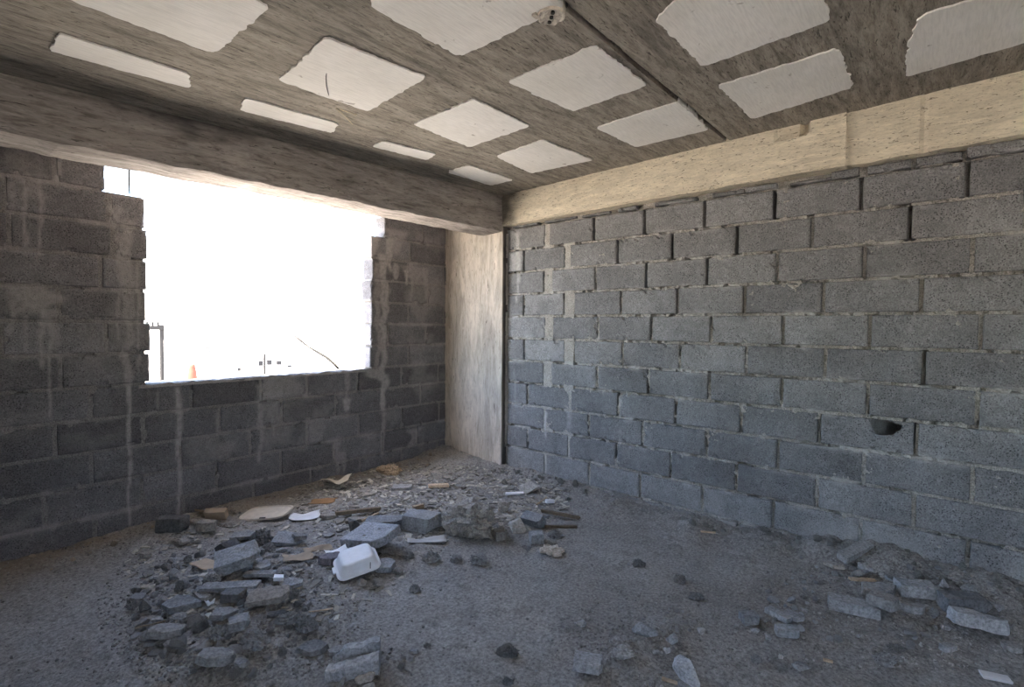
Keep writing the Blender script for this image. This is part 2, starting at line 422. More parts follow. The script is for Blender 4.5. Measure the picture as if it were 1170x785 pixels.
# --- window wall: plane y = 0, u = x, d along +y
LZ = .4326
def map_l(u, v, d): return np.stack([np.asarray(u, float), np.asarray(d, float), np.asarray(v, float)], 1)
streak_l = [(148, 436, 602, 5, 1.0), (205, 442, 596, 7, 1.0), (146, 250, 440, 16, .75), (158, 300, 420, 5, .8), (136, 262, 390, 6, .7), (133, 235, 262, 16, .6),
            (29, 212, 290, 6, .8), (46, 200, 300, 6, .8), (38, 196, 225, 40, .55), (14, 205, 250, 10, .5), (33, 326, 356, 62, .75), (12, 330, 385, 12, .6), (48, 350, 420, 9, .8), (58, 360, 478, 5, .75), (62, 352, 400, 14, .5), (30, 360, 410, 5, .5),
            (66, 178, 212, 8, .9), (70, 405, 440, 4, .7), (298, 438, 528, 8, .6), (308, 430, 480, 14, .45), (318, 450, 490, 5, .5), (180, 446, 470, 4, .5), (312, 472, 500, 3, .6), (248, 470, 500, 4, .5),
            (438, 290, 470, 10, .9), (434, 420, 444, 20, .8), (446, 270, 310, 8, .9), (432, 300, 420, 8, .6), (425, 264, 300, 12, .7), (437, 470, 520, 5, .6), (396, 425, 458, 5, .6), (395, 455, 470, 8, 1.0),
            (471, 300, 345, 5, .6), (452, 262, 290, 30, .55), (464, 308, 325, 6, 1.0), (480, 305, 325, 26, .5), (487, 308, 345, 6, .6), (450, 300, 320, 8, .7), (352, 420, 450, 6, .5), (352, 448, 456, 16, .6), (470, 490, 510, 14, .6), (385, 505, 540, 8, .5), (392, 515, 540, 6, .5), (250, 505, 525, 40, .35)]
ST_L = stain_list(streak_l, pl)
def stain_l(U, V):
    base = stain_eval(ST_L, U, V, 6)
    row = np.floor((LZ-V)/.2); dv = np.minimum(np.abs(V-(LZ-.2*row)), np.abs(V-(LZ-.2*(row+1))))
    sm = sstep(.035, .0, dv)*sstep(.05, .4, fbm(U*5, V*9, 0, 57))*.6
    blot = sstep(.12, .5, fbm(U*3.5, V*3.5, 0, 58))*.35
    return np.maximum.reduce([base, sm, blot])
WL, WR = -2.568, -.856
def run(a, b, js):
    """splits [a, b] at joints, returns intervals"""
    pts = [a]+sorted(j for j in js if a+.05 < j < b-.05)+[b]; return list(zip(pts[:-1], pts[1:]))
def ext(js, a=-5.6):
    js = sorted(js)
    while js[0]-.458 > a: js.insert(0, js[0]-.458)
    return js
A0, B0 = -5.6, .16
rows_l = {-10: [(A0, -2.773, ext([-3.005])), (-.715, B0, [-.26])], -9: [(A0, WL, ext([-2.759])), (WR, B0, [-.42, .03])],
          -8: [(A0, WL, ext([-2.742])), (WR, B0, [-.449, .02])], -7: [(A0, WL, ext([-2.803])), (WR, B0, [-.674, -.195])],
          -6: [(A0, WL-.004, ext([-3.001])), (WR, B0, [-.438, .02])], -5: [(A0, WL+.008, ext([-2.784])), (WR-.01, B0, [-.674, -.22])],
          -4: [(A0, WL+.010, ext([-3.000])), (WR-.02, B0, [-.438, .02])],
          -3: [(A0, B0, ext([-2.863, -2.32, -1.849, -1.478, -1.003, -.522, -.052]))], -2: [(A0, B0, ext([-3.03, -2.598, -2.141, -1.689, -1.222, -.743, -.284]))],
          -1: [(A0, B0, ext([-2.865, -2.391, -1.93, -1.48, -.995, -.521, -.039]))], 0: [(A0, B0, ext([-3.083, -2.613, -2.163, -1.699, -1.237, -.753, -.328]))],
          1: [(A0, B0, ext([-2.854, -2.38, -1.908, -1.45, -.98, -.52, -.06]))], 2: [(A0, B0, ext([-3.08, -2.6, -2.15, -1.69, -1.23, -.75, -.3]))]}
tones_l = {(-10, -3.4): .33}
dark_l = [(-3.05, -2.6, .5), (-1.0, -.55, .9), (-.5, -.06, .9), (-.74, -.3, .5), (-.5, -.06, .5)]
mb = MB(); rs = np.random.default_rng(8)
for t, spans in rows_l.items():
    z1, z0 = LZ-.2*t, LZ-.2*(t+1)
    for (a, b, js) in spans:
        for (u0, u1) in run(a, b, js):
            tn = float(np.clip(rs.normal(.5, .11), .22, .8))
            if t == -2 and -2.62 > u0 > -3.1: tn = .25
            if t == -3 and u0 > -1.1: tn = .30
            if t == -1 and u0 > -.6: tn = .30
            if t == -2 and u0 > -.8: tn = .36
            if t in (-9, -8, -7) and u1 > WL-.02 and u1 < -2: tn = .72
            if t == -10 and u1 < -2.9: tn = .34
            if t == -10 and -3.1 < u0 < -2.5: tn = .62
            jit = random.uniform(-.008, .008) if (abs(u1-WL) < .02) else 0
            jit2 = random.uniform(-.010, .010) if (abs(u0-WR) < .03) else 0
            e0 = 0 if u0 in (a,) else J/2; e1 = 0 if u1 in (b,) else J/2
            vis = u1 > -3.6
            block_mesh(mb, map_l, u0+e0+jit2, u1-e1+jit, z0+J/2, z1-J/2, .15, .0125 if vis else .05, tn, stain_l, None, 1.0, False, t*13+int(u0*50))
def in_core(U, V):
    k = (V < LZ+.2*3-.02) | (U < WL-.03) | (U > WR+.03)
    k &= ~((V > LZ+.2*9) & (U > -2.80) & (U < -.69))
    return k
def mortar_l(U, V): return .008 + fbm(U*26, V*26, 0, 33)*.006 + np.where(fbm(U*10, V*5, 2, 35) > .5, .02, 0)
add_sheet(mb, map_l, np.arange(-3.6, .12, .010), np.arange(-.1, 2.44, .010), mortar_l, in_core, stain_l, False)
for lo, hi in (((A0, .022, -.1), (B0, .138, LZ+.595)), ((A0, .022, LZ+.5), (WL-.012, .138, LZ+1.8)), ((A0, .022, LZ+1.7), (-2.79, .138, LZ+1.99)),
               ((WR+.012, .022, LZ+.5), (B0, .138, LZ+1.8)), ((-.70, .022, LZ+1.7), (B0, .138, LZ+1.99))):
    mb.box(lo, hi, mortar=1.0, tone=.5)
# sill: rough mortar bed left on the course below the opening
us = np.arange(-2.62, -.84, .02); vs = np.array([-.004, .0, .02, .05, .08, .11, .14, .153, .157])
U, V = np.meshgrid(us, vs)
Z = LZ+.592+.012*fbm(U*9, V*9, 0, 71)+.004*vnoise(U*40, V*40)
Z = np.where((V < -.002) | (V > .155), LZ+.57, Z)
mb.add(np.stack([U.ravel(), V.ravel(), Z.ravel()], 1), gridf(len(us), len(vs)), mortar=1.0, tone=.7, stain=.6)
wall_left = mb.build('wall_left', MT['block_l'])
tag(wall_left, 'dark concrete block wall with grout runs around an unfinished window opening', kind='structure')

# ------------------------------------------------------------------ slab, beams, column
def ceil_z(x, y): return 2.61+.02*x-.025*(y+.87)
CN = (-.02, .025, 1.0); CC = 2.61-.025*.87
def pc(px, py): return on_plane(px, py, CN, CC)
mb = MB()
ys = np.unique(np.round(np.concatenate((np.arange(-7, -4.6, .1), np.arange(-4.6, .2, .022), [-2.857, -2.853, -2.848, -2.84, -2.832, -2.826, -2.82])), 4))
xs = np.concatenate((np.arange(-5.7, -3.6, .1), np.arange(-3.6, .31, .022)))
U, V = np.meshgrid(xs, ys)
Z = ceil_z(U, V) + fbm(U*3, V*14, 0, 61)*.0025 + fbm(U*30, V*60, 0, 62)*.0012
gw = .012+.003*vnoise(U*9, 1.5)
grv = (np.abs(V+2.84-.004*vnoise(U*5, .3)) < gw) & (U < -.05)
Z = np.where(grv, Z+.035, Z)
g2 = np.abs(V+.97+.012*vnoise(U*3, 8.1)) < .010
Z = np.where(g2 & (vnoise(U*2.3, 4.4) > -.1), Z+.012, Z)
mb.add(np.stack([U.ravel(), V.ravel(), Z.ravel()], 1), gridf(len(xs), len(ys), True))
mb.box((-5.9, -7.2, 2.80), (.52, .2, 2.98))
for lo, hi in (((-5.9, -7.2, 2.35), (-5.68, .2, 2.82)), ((-5.9, .10, 2.46), (.35, .2, 2.82)), ((.24, -7.2, 2.5), (.52, .2, 2.82)), ((-5.9, -7.2, 2.5), (.35, -6.98, 2.82))):
    mb.box(lo, hi)
ceiling = mb.build('ceiling', MT['ceiling'])
tag(ceiling, 'board-marked concrete ceiling slab with white foam infill blocks', kind='structure')

def quad27(x0, x1, y0, y1): return [project((a, b, 2.7)) for a, b in ((x0, y1), (x1, y1), (x1, y0), (x0, y0))]
panels = [quad27(-3.15, -2.62, -1.86, -1.29), [(66, 36), (217, 83), (219, 100), (56, 56)], [(373, 41), (487, 87), (420, 126), (318, 90)], quad27(-2.38, -1.87, -2.77, -2.17),
          [(281, 111), (386, 140), (380, 151), (275, 125)], [(436, 160), (498, 175), (488, 182), (424, 166)], [(541, 112), (605, 143), (537, 167), (472, 141)],
          [(680, 50), (740, 96), (655, 126), (580, 92)], [(620, 159), (678, 182), (607, 197), (566, 178)], [(536, 188), (586, 205), (560, 211), (511, 196)],
          [(803, 75), (948, 22), (940, -14), (790, -16), (747, 20)], [(775, 115), (810, 147), (727, 167), (681, 145)], [(820, 97), (859, 135), (976, 98), (958, 54)],
          [(1050, 17), (1035, 55), (1036, 86), (1260, 22), (1250, -45)], quad27(-2.38, -1.87, -3.56, -3.0), quad27(-3.15, -2.62, -2.75, -2.2)]
for i, q in enumerate(panels):
    P = [pc(*p) for p in q]; pts = []
    c = sum(P)/len(P)
    for a, b in zip(P, P[1:]+P[:1]):
        n = max(4, int(np.linalg.norm(b-a)/.012))
        for k in range(n):
            t = k/n; p = a+(b-a)*t; nrm = (p-c)/np.linalg.norm(p-c)
            w = .012*float(fbm(p[0]*40, p[1]*40, i, 81)) + .006*float(fbm(p[0]*9, p[1]*9, i, 82))
            cr = min(t, 1-t)*np.linalg.norm(b-a)
            w -= .012*max(0, 1-cr/.02)
            pts.append(p+nrm*w)
    bm = bmesh.new()
    lo = [bm.verts.new((p[0], p[1], ceil_z(p[0], p[1])-.0075)) for p in pts]
    hi = [bm.verts.new((p[0], p[1], ceil_z(p[0], p[1])+.05)) for p in pts]
    bm.faces.new(lo); bm.faces.new(hi[::-1])
    for k in range(len(lo)): bm.faces.new((lo[k], hi[k], hi[(k+1) % len(lo)], lo[(k+1) % len(lo)]))
    bm_obj('foam_block', bm, MT['foam'], ceiling)

def prism_grid(mb, a, b, z0, z1, nrm_off, step=.03, seed=0, amp=.004, lowrag=.01, zfun=None, pits=(), soot=None):
    """a displaced vertical face from plan point a to b; z0, z1 may be functions of plan position"""
    a, b = np.array(a, float), np.array(b, float); L = np.linalg.norm(b-a); t = (b-a)/L; nn = np.array([t[1], -t[0]])*nrm_off
    s = np.linspace(0, L, max(3, int(L/step))); w = np.linspace(0, 1, 16)
    S, W = np.meshgrid(s, w)
    X, Y = a[0]+t[0]*S, a[1]+t[1]*S
    Z0 = z0(X, Y) if callable(z0) else z0+0*X; Z1 = z1(X, Y) if callable(z1) else z1+0*X
    Z0 = Z0 + lowrag*fbm(S*11, seed*3.1, 0, 91)
    Z = Z0+(Z1-Z0)*W
    d = amp*fbm(S*7, Z*16, seed, 92)
    for (s0, s1, w0, w1, dp) in pits: d = np.where((S > s0) & (S < s1) & (W > w0) & (W < w1), d-dp, d)
    d = np.where(W < .03, d-.006, d)
    P = np.stack([(X+nn[0]*d).ravel(), (Y+nn[1]*d).ravel(), Z.ravel()], 1)
    mb.add(P, gridf(len(s), 16), soot=soot(X, Y, W).ravel() if soot is not None else 0.0); return P.reshape(16, len(s), 3)
def stitch(mb, A, B):
    V = np.concatenate((A, B)); n = len(A); mb.add(V, gridf(n, 2))

def bl_y(x): return -.87+.0546*(-x)          # front line of the beam over the window
mb = MB()
Pf = prism_grid(mb, (-5.7, bl_y(-5.7)), (-.055, bl_y(-.055)), 2.285, lambda x, y: ceil_z(x, y)+.03, 1, .025, 1, .006, .008, soot=lambda X, Y, W: np.clip(sstep(.55, .95, W+.28*fbm(X*6, W*3, 0, 301))*sstep(-.25, .25, fbm(X*2.6, 1.5, 0, 302))*sstep(-1.9, -2.4, X)*.8+sstep(.8, 1.0, W+.1*fbm(X*9, W*3, 0, 303))*.35, 0, 1))  # front face darker towards its top edge, patchier at the left end
Pb = prism_grid(mb, (-5.7, bl_y(-5.7)+.29), (-.03, bl_y(-.03)+.29), 2.283, lambda x, y: ceil_z(x, y)+.03, -1, .025, 2, .006, .014)
n = min(Pf.shape[1], Pb.shape[1])
def resamp(P, n): i = np.round(np.linspace(0, len(P)-1, n)).astype(int); return P[i]
rA, rB = resamp(Pf[0], n), resamp(Pb[0], n)
prev = rA
for k in range(1, 9):
    t = k/8; cur = rA*(1-t)+rB*t
    if k < 8: cur = cur + np.stack([0*t+np.zeros(n), np.zeros(n), .004*fbm(cur[:, 0]*16, cur[:, 1]*16, 0, 95)-.004], 1)
    stitch(mb, prev, cur); prev = cur
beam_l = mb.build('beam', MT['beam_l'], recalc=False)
tag(beam_l, 'board-marked concrete beam spanning above the window opening', kind='structure')

mb = MB()
bz = lambda x, y: 2.335+.0125*(-y-.87)
P1 = prism_grid(mb, (-.062, -.86), (-.062, -3.5), bz, lambda x, y: ceil_z(x, y)+.03, -1, .02, 3, .006, .006, soot=lambda X, Y, W: np.clip(sstep(-1.15, -.86, Y+.2*fbm(Y*8, W*3, 0, 305)+.12*(W-.6))*.75, 0, 1), pits=((2.27, 2.40, .70, .93, -.012), (2.40, 2.445, .70, .97, -.05)))  # face gets darker towards the column end
P2 = prism_grid(mb, (-.044, -3.49), (-.044, -7.0), bz, lambda x, y: ceil_z(x, y)+.03, -1, .02, 4, .004, .010, pits=((.352, .364, -1, 2, -.008),))
for P in (P1, P2):
    a = P[0]; b = a.copy(); b[:, 0] = .13; stitch(mb, a, b)
for k in (0, -1):
    e = P1[:, k]; e2 = e.copy(); e2[:, 0] = .1; stitch(mb, e, e2)
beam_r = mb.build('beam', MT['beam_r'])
tag(beam_r, 'tan board-marked concrete beam resting along the top of the grey block wall', kind='structure')

mb = MB()
zt = lambda x, y: ceil_z(x, y)+.03
Pc1 = prism_grid(mb, (.045, .02), (-.060, -.87), 0.0, 2.63, 1, .02, 5, .005, 0)
Pc2 = prism_grid(mb, (-.060, -.87), (.10, -.87), 0.0, 2.63, 1, .02, 6, .004, 0, soot=lambda X, Y, W: np.clip(.85+.25*fbm(X*20, W*14, 0, 311), 0, 1)*sstep(-.056, -.048, X))  # narrow face darkened unevenly almost all over
Pc3 = prism_grid(mb, (.10, -.87), (.30, .02), 0.0, 2.63, 1, .05, 7, .004, 0)
Pc4 = prism_grid(mb, (.30, .02), (.045, .02), 0.0, 2.63, 1, .05, 7, .004, 0)
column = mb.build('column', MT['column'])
tag(column, 'cast concrete column standing in the corner between the two block walls', kind='structure')

# remaining shell, behind the camera: two unseen openings, assumed and sized for fill daylight
mb = MB()
mb.box((-5.7, -7.15, -.1), (-3.6, -7.0, 2.75)); mb.box((-1.8, -7.15, -.1), (.25, -7.0, 2.75)); mb.box((-3.6, -7.15, 2.2), (-1.8, -7.0, 2.75)); mb.box((-3.6, -7.15, -.1), (-2.5, -7.0, 2.3)); mb.box((-2.6, -7.15, -.1), (-1.8, -7.0, 1.3))
tag(mb.build('wall_back', MT['plain_concrete']), 'plain concrete wall with an unseen window opening assumed behind the viewer', kind='structure')
mb = MB()
mb.box((-5.75, -7.0, -.1), (-5.6, -5.4, 2.75)); mb.box((-5.75, -4.2, -.1), (-5.6, .15, 2.75)); mb.box((-5.75, -5.4, 2.1), (-5.6, -4.2, 2.75)); mb.box((-5.75, -5.4, -.1), (-5.6, -4.2, 1.0))
tag(mb.build('wall_side', MT['plain_concrete']), 'plain concrete side wall with an unseen wide opening assumed for fill light', kind='structure')

# ------------------------------------------------------------------ floor
def gauss(x, y, cx, cy, sx, sy, a, ang=0):
    c, s = math.cos(ang), math.sin(ang); u = (x-cx)*c+(y-cy)*s; v = -(x-cx)*s+(y-cy)*c
    return a*np.exp(-(u/sx)**2-(v/sy)**2)
FZ = .06
def g0(px, py): return on_plane(px, py, (0, 0, 1), .08)
MOUND = []
for (px, py, sx, sy, a) in ((265, 690, .38, .42, .055), (285, 650, .32, .28, .045), (250, 745, .35, .22, .035), (400, 640, .35, .25, .03), (520, 590, .5, .38, .035), (450, 575, .45, .3, .03), (500, 545, .6, .35, .03),
                           (1000, 645, .17, .15, .075), (940, 628, .16, .13, .06), (1050, 680, .3, .22, .045), (1130, 690, .3, .25, .04), (1000, 690, .25, .2, .02), (900, 705, .18, .14, .012), (440, 762, .12, .1, .015), (400, 775, .2, .15, .012), (765, 715, .1, .09, .025), (720, 745, .2, .14, .018), (215, 610, .25, .15, .03), (110, 640, .6, .2, .02), (800, 600, .35, .1, .035), (870, 618, .3, .1, .04), (700, 575, .4, .12, .02)):
    p = g0(px, py); MOUND.append((p[0], p[1], sx, sy, a))
def height(x, y, fine=True):
    x = np.asarray(x, float); y = np.asarray(y, float)
    h = FZ + .012*fbm(x*1.7, y*1.7, 0, 101)
    h = h + (.045+.015*vnoise(x*3, y*3, 0, 102))*np.exp(-(y/.22)**2)
    amp = .05*sstep(-2.1, -1.2, y) + .02 + .045*sstep(-3.2, -4.0, y)
    h = h + amp*np.exp(-((x)/.25)**2)*(1+.3*vnoise(x*5, y*5, 0, 103))
    for (cx, cy, sx, sy, a) in MOUND: h = h + gauss(x, y, cx, cy, sx, sy, a)
    rub = 0
    for (cx, cy, sx, sy, a) in MOUND: rub = rub + gauss(x, y, cx, cy, sx*1.1, sy*1.1, 1)*min(1, a/.035)
    rub = np.clip(rub + .6*np.exp(-(x/.3)**2) + .35*np.exp(-(y/.3)**2) + .10, 0, 1)
    if fine:
        h = h + .030*rub*np.abs(fbm(x*9, y*9, 0, 104, 3)) + .013*rub*fbm(x*28, y*28, 0, 105, 3) + .0035*fbm(x*30, y*30, 0, 106, 3)
    return h
mb = MB()
xs = np.concatenate((np.arange(-5.6, -3.6, .12), np.arange(-3.6, .06, .0125)))
ys = np.concatenate((np.arange(-7.0, -4.6, .12), np.arange(-4.6, .03, .0125)))
U, V = np.meshgrid(xs, ys); Z = height(U, V); xs_f, ys_f, Z_f = xs, ys, Z
warm = .5*np.exp(-(V/.40)**2)*sstep(-.3, .3, fbm(U*2, V*3, 0, 110))
mb.add(np.stack([U.ravel(), V.ravel(), Z.ravel()], 1), gridf(len(xs), len(ys)), warm=np.clip(warm, 0, .8).ravel())
mb.box((-5.7, -7.1, -.35), (.25, .16, -.05), warm=0.0)
floor = mb.build('floor', MT['floor'], smooth=True)
tag(floor, 'dusty grey concrete floor with banks of crumbled mortar along both walls', kind='structure')
def hs(x, y):
    """height of the built floor mesh at one point"""
    i = min(max(int(np.searchsorted(xs_f, x))-1, 0), len(xs_f)-2); j = min(max(int(np.searchsorted(ys_f, y))-1, 0), len(ys_f)-2)
    a = min(max((x-xs_f[i])/(xs_f[i+1]-xs_f[i]), 0), 1); b = min(max((y-ys_f[j])/(ys_f[j+1]-ys_f[j]), 0), 1)
    return float((Z_f[j, i]*(1-a)+Z_f[j, i+1]*a)*(1-b)+(Z_f[j+1, i]*(1-a)+Z_f[j+1, i+1]*a)*b)
def ground(px, py):
    z = FZ
    for _ in range(7):
        p = on_plane(px, py, (0, 0, 1), z); z = .5*z+.5*hs(p[0], p[1])
    return p
# ------------------------------------------------------------------ debris: shapes
def finish(bm, L, seed, amp=.03, bev=.03, cuts=2):
    """hull -> worn edges -> finer mesh -> rough broken surface"""
    r = bmesh.ops.convex_hull(bm, input=bm.verts)
    junk = [e for e in set(r['geom_interior']+r['geom_unused']) if isinstance(e, bmesh.types.BMVert) and e.is_valid]
    if junk: bmesh.ops.delete(bm, geom=junk, context='VERTS')
    bmesh.ops.dissolve_limit(bm, angle_limit=.12, verts=bm.verts, edges=bm.edges)
    bmesh.ops.bevel(bm, geom=list(bm.edges), offset=L*bev, segments=1, affect='EDGES', clamp_overlap=True)
    bmesh.ops.triangulate(bm, faces=bm.faces)
    for _ in range(cuts):
        es = [e for e in bm.edges if e.calc_length() > L*.10]
        if not es or len(bm.faces) > 2600: break
        bmesh.ops.subdivide_edges(bm, edges=es, cuts=1, use_grid_fill=True); bmesh.ops.triangulate(bm, faces=bm.faces)
    bm.normal_update()
    P = np.array([v.co[:] for v in bm.verts]); N = np.array([v.normal[:] for v in bm.verts])
    q = P/L
    d = L*amp*(fbm(q[:, 0]*4, q[:, 1]*4, q[:, 2]*4, seed)+.45*fbm(q[:, 0]*13, q[:, 1]*13, q[:, 2]*13, seed+5))
    P = P+N*d[:, None]
    for v, p in zip(bm.verts, P): v.co = p
    return bm
def shape(kind, w, d, h, seed):
    R = random.Random(seed); bm = bmesh.new(); L = max(w, d)
    V = lambda x, y, z: bm.verts.new((x, y, z))
    if kind == 'slab':
        n = R.randint(5, 7); ph = R.uniform(0, 2*PI)
        for k in range(n):
            a = ph+2*PI*(k+R.uniform(-.28, .28))/n; q = R.uniform(.86, 1.12)
            x, y = w/2*math.cos(a)*q, d/2*math.sin(a)*q; t = R.uniform(.85, 1.05)
            V(x, y, 0); V(x*t, y*t, h*R.uniform(.85, 1.1))
        return finish(bm, L, seed, .030, .010)
    if kind == 'plate':         # straight-edged piece with one corner gone
        c = R.uniform(.25, .45)
        for x, y in ((-.5, -.5), (.5-c*.5, -.5), (.5, -.5+c), (.5, .46), (-.44, .5)):
            V(x*w, y*d, 0); V(x*w*.98, y*d*.98, h*R.uniform(.93, 1.04))
        return finish(bm, L, seed, .024, .010)
    if kind == 'block':
        br = [R.uniform(.12, .32) for _ in range(4)]
        for z in (0, h):
            V(-w/2, -d/2, z); V(-w/2, d/2, z)
            V(w/2-w*br[0 if z else 1], -d/2, z); V(w/2-w*br[2 if z else 3]*.4, d/2, z)
        V(w/2, R.uniform(-.2, .2)*d, h*R.uniform(.3, .6))
        return finish(bm, L, seed, .040, .012)
    if kind == 'rock':
        for k in range(13):
            a, b = R.uniform(0, 2*PI), math.acos(R.uniform(-1, 1)); q = R.uniform(.8, 1.1)
            V(w/2*q*math.sin(b)*math.cos(a), d/2*q*math.sin(b)*math.sin(a), max(0, h/2+h/2*q*math.cos(b)))
        return finish(bm, L, seed, .045, .014)
    if kind == 'lump':
        bmesh.ops.create_icosphere(bm, subdivisions=4, radius=1)
        P = np.array([v.co[:] for v in bm.verts])
        f = .9+.45*fbm(P[:, 0]*1.4, P[:, 1]*1.4, P[:, 2]*1.4, seed)+.65*np.abs(fbm(P[:, 0]*3.2, P[:, 1]*3.2, P[:, 2]*3.2, seed+3))+.22*fbm(P[:, 0]*8, P[:, 1]*8, P[:, 2]*8, seed+4)
        P = P*f[:, None]*.86
        for v, p in zip(bm.verts, P): v.co = (p[0]*w/2, p[1]*d/2, max(p[2], -.55)*h/1.5+h*.36)
        return bm
    if kind == 'shard':
        for k in range(4):
            y = R.uniform(-.5, .5); z = R.uniform(0, 1)
            V(-w/2+w*.1*R.random(), y*d, z*h)
        V(-w*.05, d/2, h); V(-w*.1, -d/2, h*.9); V(0, d/2, 0); V(0, -d/2, 0); V(w/2, 0, h*.2); V(w*.46, d*.12, h*.45); V(w/2, -d*.1, 0)
        return finish(bm, L, seed, .014, .010)
    if kind == 'plank':
        for x in (-w/2, w/2):
            for y in (-d/2, d/2):
                for z in (0, h): V(x*(1+R.uniform(-.12, 0)), y*R.uniform(.8, 1), z)
        return finish(bm, L, seed, .008, .006)
    if kind == 'sheet':         # thin warped paper, card or foam, real thickness
        nx, ny = 14, 12; n = R.uniform(0, 9); rows = []
        for sgn in (0, 1):
            g = []
            for j in range(ny):
                for i in range(nx):
                    u, v = i/(nx-1)-.5, j/(ny-1)-.5
                    sk = .16*R_s(seed, 1)*v
                    x = w*(u+sk+.05*float(vnoise(v*4, n, 1, seed)))*(1-.25*abs(v)*(R_s(seed, 2) > 0)); y = d*(v+.10*R_s(seed, 3)*u+.05*float(vnoise(u*4, n, 2, seed)))
                    z = h*(.5+.5*float(vnoise(u*2.2+n, v*2.2, 3, seed)))+h*1.2*abs(u+.4*v)*(R_s(seed, 4) > -.2)
                    g.append(bm.verts.new((x, y, z+sgn*max(.0018, w*.012))))
            rows.append(g)
        for j in range(ny-1):
            for i in range(nx-1):
                a = j*nx+i; q = (a, a+1, a+nx+1, a+nx)
                bm.faces.new([rows[0][k] for k in q[::-1]]); bm.faces.new([rows[1][k] for k in q])
        ring = list(range(nx))+[j*nx+nx-1 for j in range(1, ny)]+[(ny-1)*nx+i for i in range(nx-2, -1, -1)]+[j*nx for j in range(ny-2, 0, -1)]
        for k in range(len(ring)):
            a, b = ring[k], ring[(k+1) % len(ring)]
            bm.faces.new((rows[0][a], rows[0][b], rows[1][b], rows[1][a]))
        return bm
def R_s(seed, k): return random.Random(seed*131+k).uniform(-1, 1)

from mathutils.bvhtree import BVHTree
SOLID = []           # (bvh, lo, hi) of everything already lying on the floor
def solid_of(me, mw):
    V = np.array([v.co[:] for v in me.vertices])@np.array(mw.to_3x3()).T+np.array(mw.translation)
    return V, [tuple(p.vertices) for p in me.polygons]
def clash(V, F, skip=0):
    lo, hi = V.min(0), V.max(0); b = None
    for (t, l, h) in SOLID:
        if (lo < h).all() and (hi > l).all():
            if b is None: b = BVHTree.FromPolygons(V.tolist(), F)
            if b.overlap(t): return True
    return False
def claim(V, F): SOLID.append((BVHTree.FromPolygons(V.tolist(), F), V.min(0), V.max(0)))
def claim_tree(root):
    bpy.context.view_layer.update(); VV = []; FF = []; k = 0
    for o in [root]+list(root.children):
        if o.type != 'MESH': continue
        V, F = solid_of(o.data, o.matrix_world); VV.append(V); FF += [tuple(i+k for i in f) for f in F]; k += len(V)
    claim(np.concatenate(VV), FF)
def drop(o, x, y, sink, lift, reach=.075):
    """settle, then look for the nearest free spot so that pieces lie against and not inside each other"""
    F = [tuple(p.vertices) for p in o.data.polygons]; V0 = np.array([v.co[:] for v in o.data.vertices]); best = None
    cands = [(0, 0, 0)]
    for r in (.01, .02, .03, .042, .056, .07, .09):
        if r <= reach: cands += [(r*math.cos(a*PI/4+r*40), r*math.sin(a*PI/4+r*40), 0) for a in range(8)]
    cands += [(0, 0, q) for q in (.012, .024, .036, .05)]+[(.03*math.cos(a*PI/3), .03*math.sin(a*PI/3), q) for q in (.012, .024, .04, .06) for a in range(6)]
    cands.sort(key=lambda c: math.hypot(c[0], c[1])+c[2]*1.4)
    for (dx, dy, dz) in cands:
        settle(o, x+dx, y+dy, sink, lift+dz)
        W = (V0*np.array(o.scale[:]))@np.array(o.rotation_euler.to_matrix()).T+np.array(o.location[:])
        if not clash(W, F): claim(W, F); return True
    settle(o, x, y, sink, lift); claim((V0*np.array(o.scale[:]))@np.array(o.rotation_euler.to_matrix()).T+np.array(o.location[:]), F); print('no free spot', o.name)
    return False
PLACED = []          # (x, y, radius) of everything already lying on the floor
def settle(o, x, y, sink, lift=0.0):
    """lower the turned piece onto the floor mesh and bed it in a little"""
    V = np.array([v.co[:] for v in o.data.vertices]); Rm = np.array(o.rotation_euler.to_matrix()); W = (V*np.array(o.scale[:]))@Rm.T
    low = W[np.argsort(W[:, 2])[:60]]
    dz = np.array([hs(x+p[0], y+p[1])-p[2] for p in low])
    k = float(np.quantile(dz, .9))
    o.location = (x, y, k-sink+lift)
def put(name, label, cat, px, py, wpx, kind, asp=.7, h=.4, rot=0.0, tilt=(0, 0), tone=1.0, mat='rubble', sink=None, lift=0.0, seed=None, tint=(1, 1, 1), group=None, dead=.8):
    p = ground(px, py); dep = depth_at(p); wd = wpx*dep/F_PX
    seed = seed if seed is not None else int(px*7+py*13)
    hh = h*wd
    bm = shape(kind, wd, wd*asp, hh, seed)
    o = bm_obj(name, bm, MT[mat], smooth=(kind in ('sheet',)))
    o.rotation_euler = Euler((math.radians(tilt[0]), math.radians(tilt[1]), -YAW+math.radians(rot)), 'XYZ')
    drop(o, p[0], p[1], (hh*.12 if kind != 'sheet' else 0) if sink is None else sink, lift)
    o.color = (tone*tint[0], tone*tint[1], tone*tint[2], 1)
    tag(o, label, cat, group); PLACED.append((p[0], p[1], wd*.5*max(1, asp)*dead))
    return o
BL = (.97, 1.0, 1.03); WM = (1.08, 1.0, .90)
CH, ST, FR = 'concrete_chunk', 'stone', 'block_fragment'

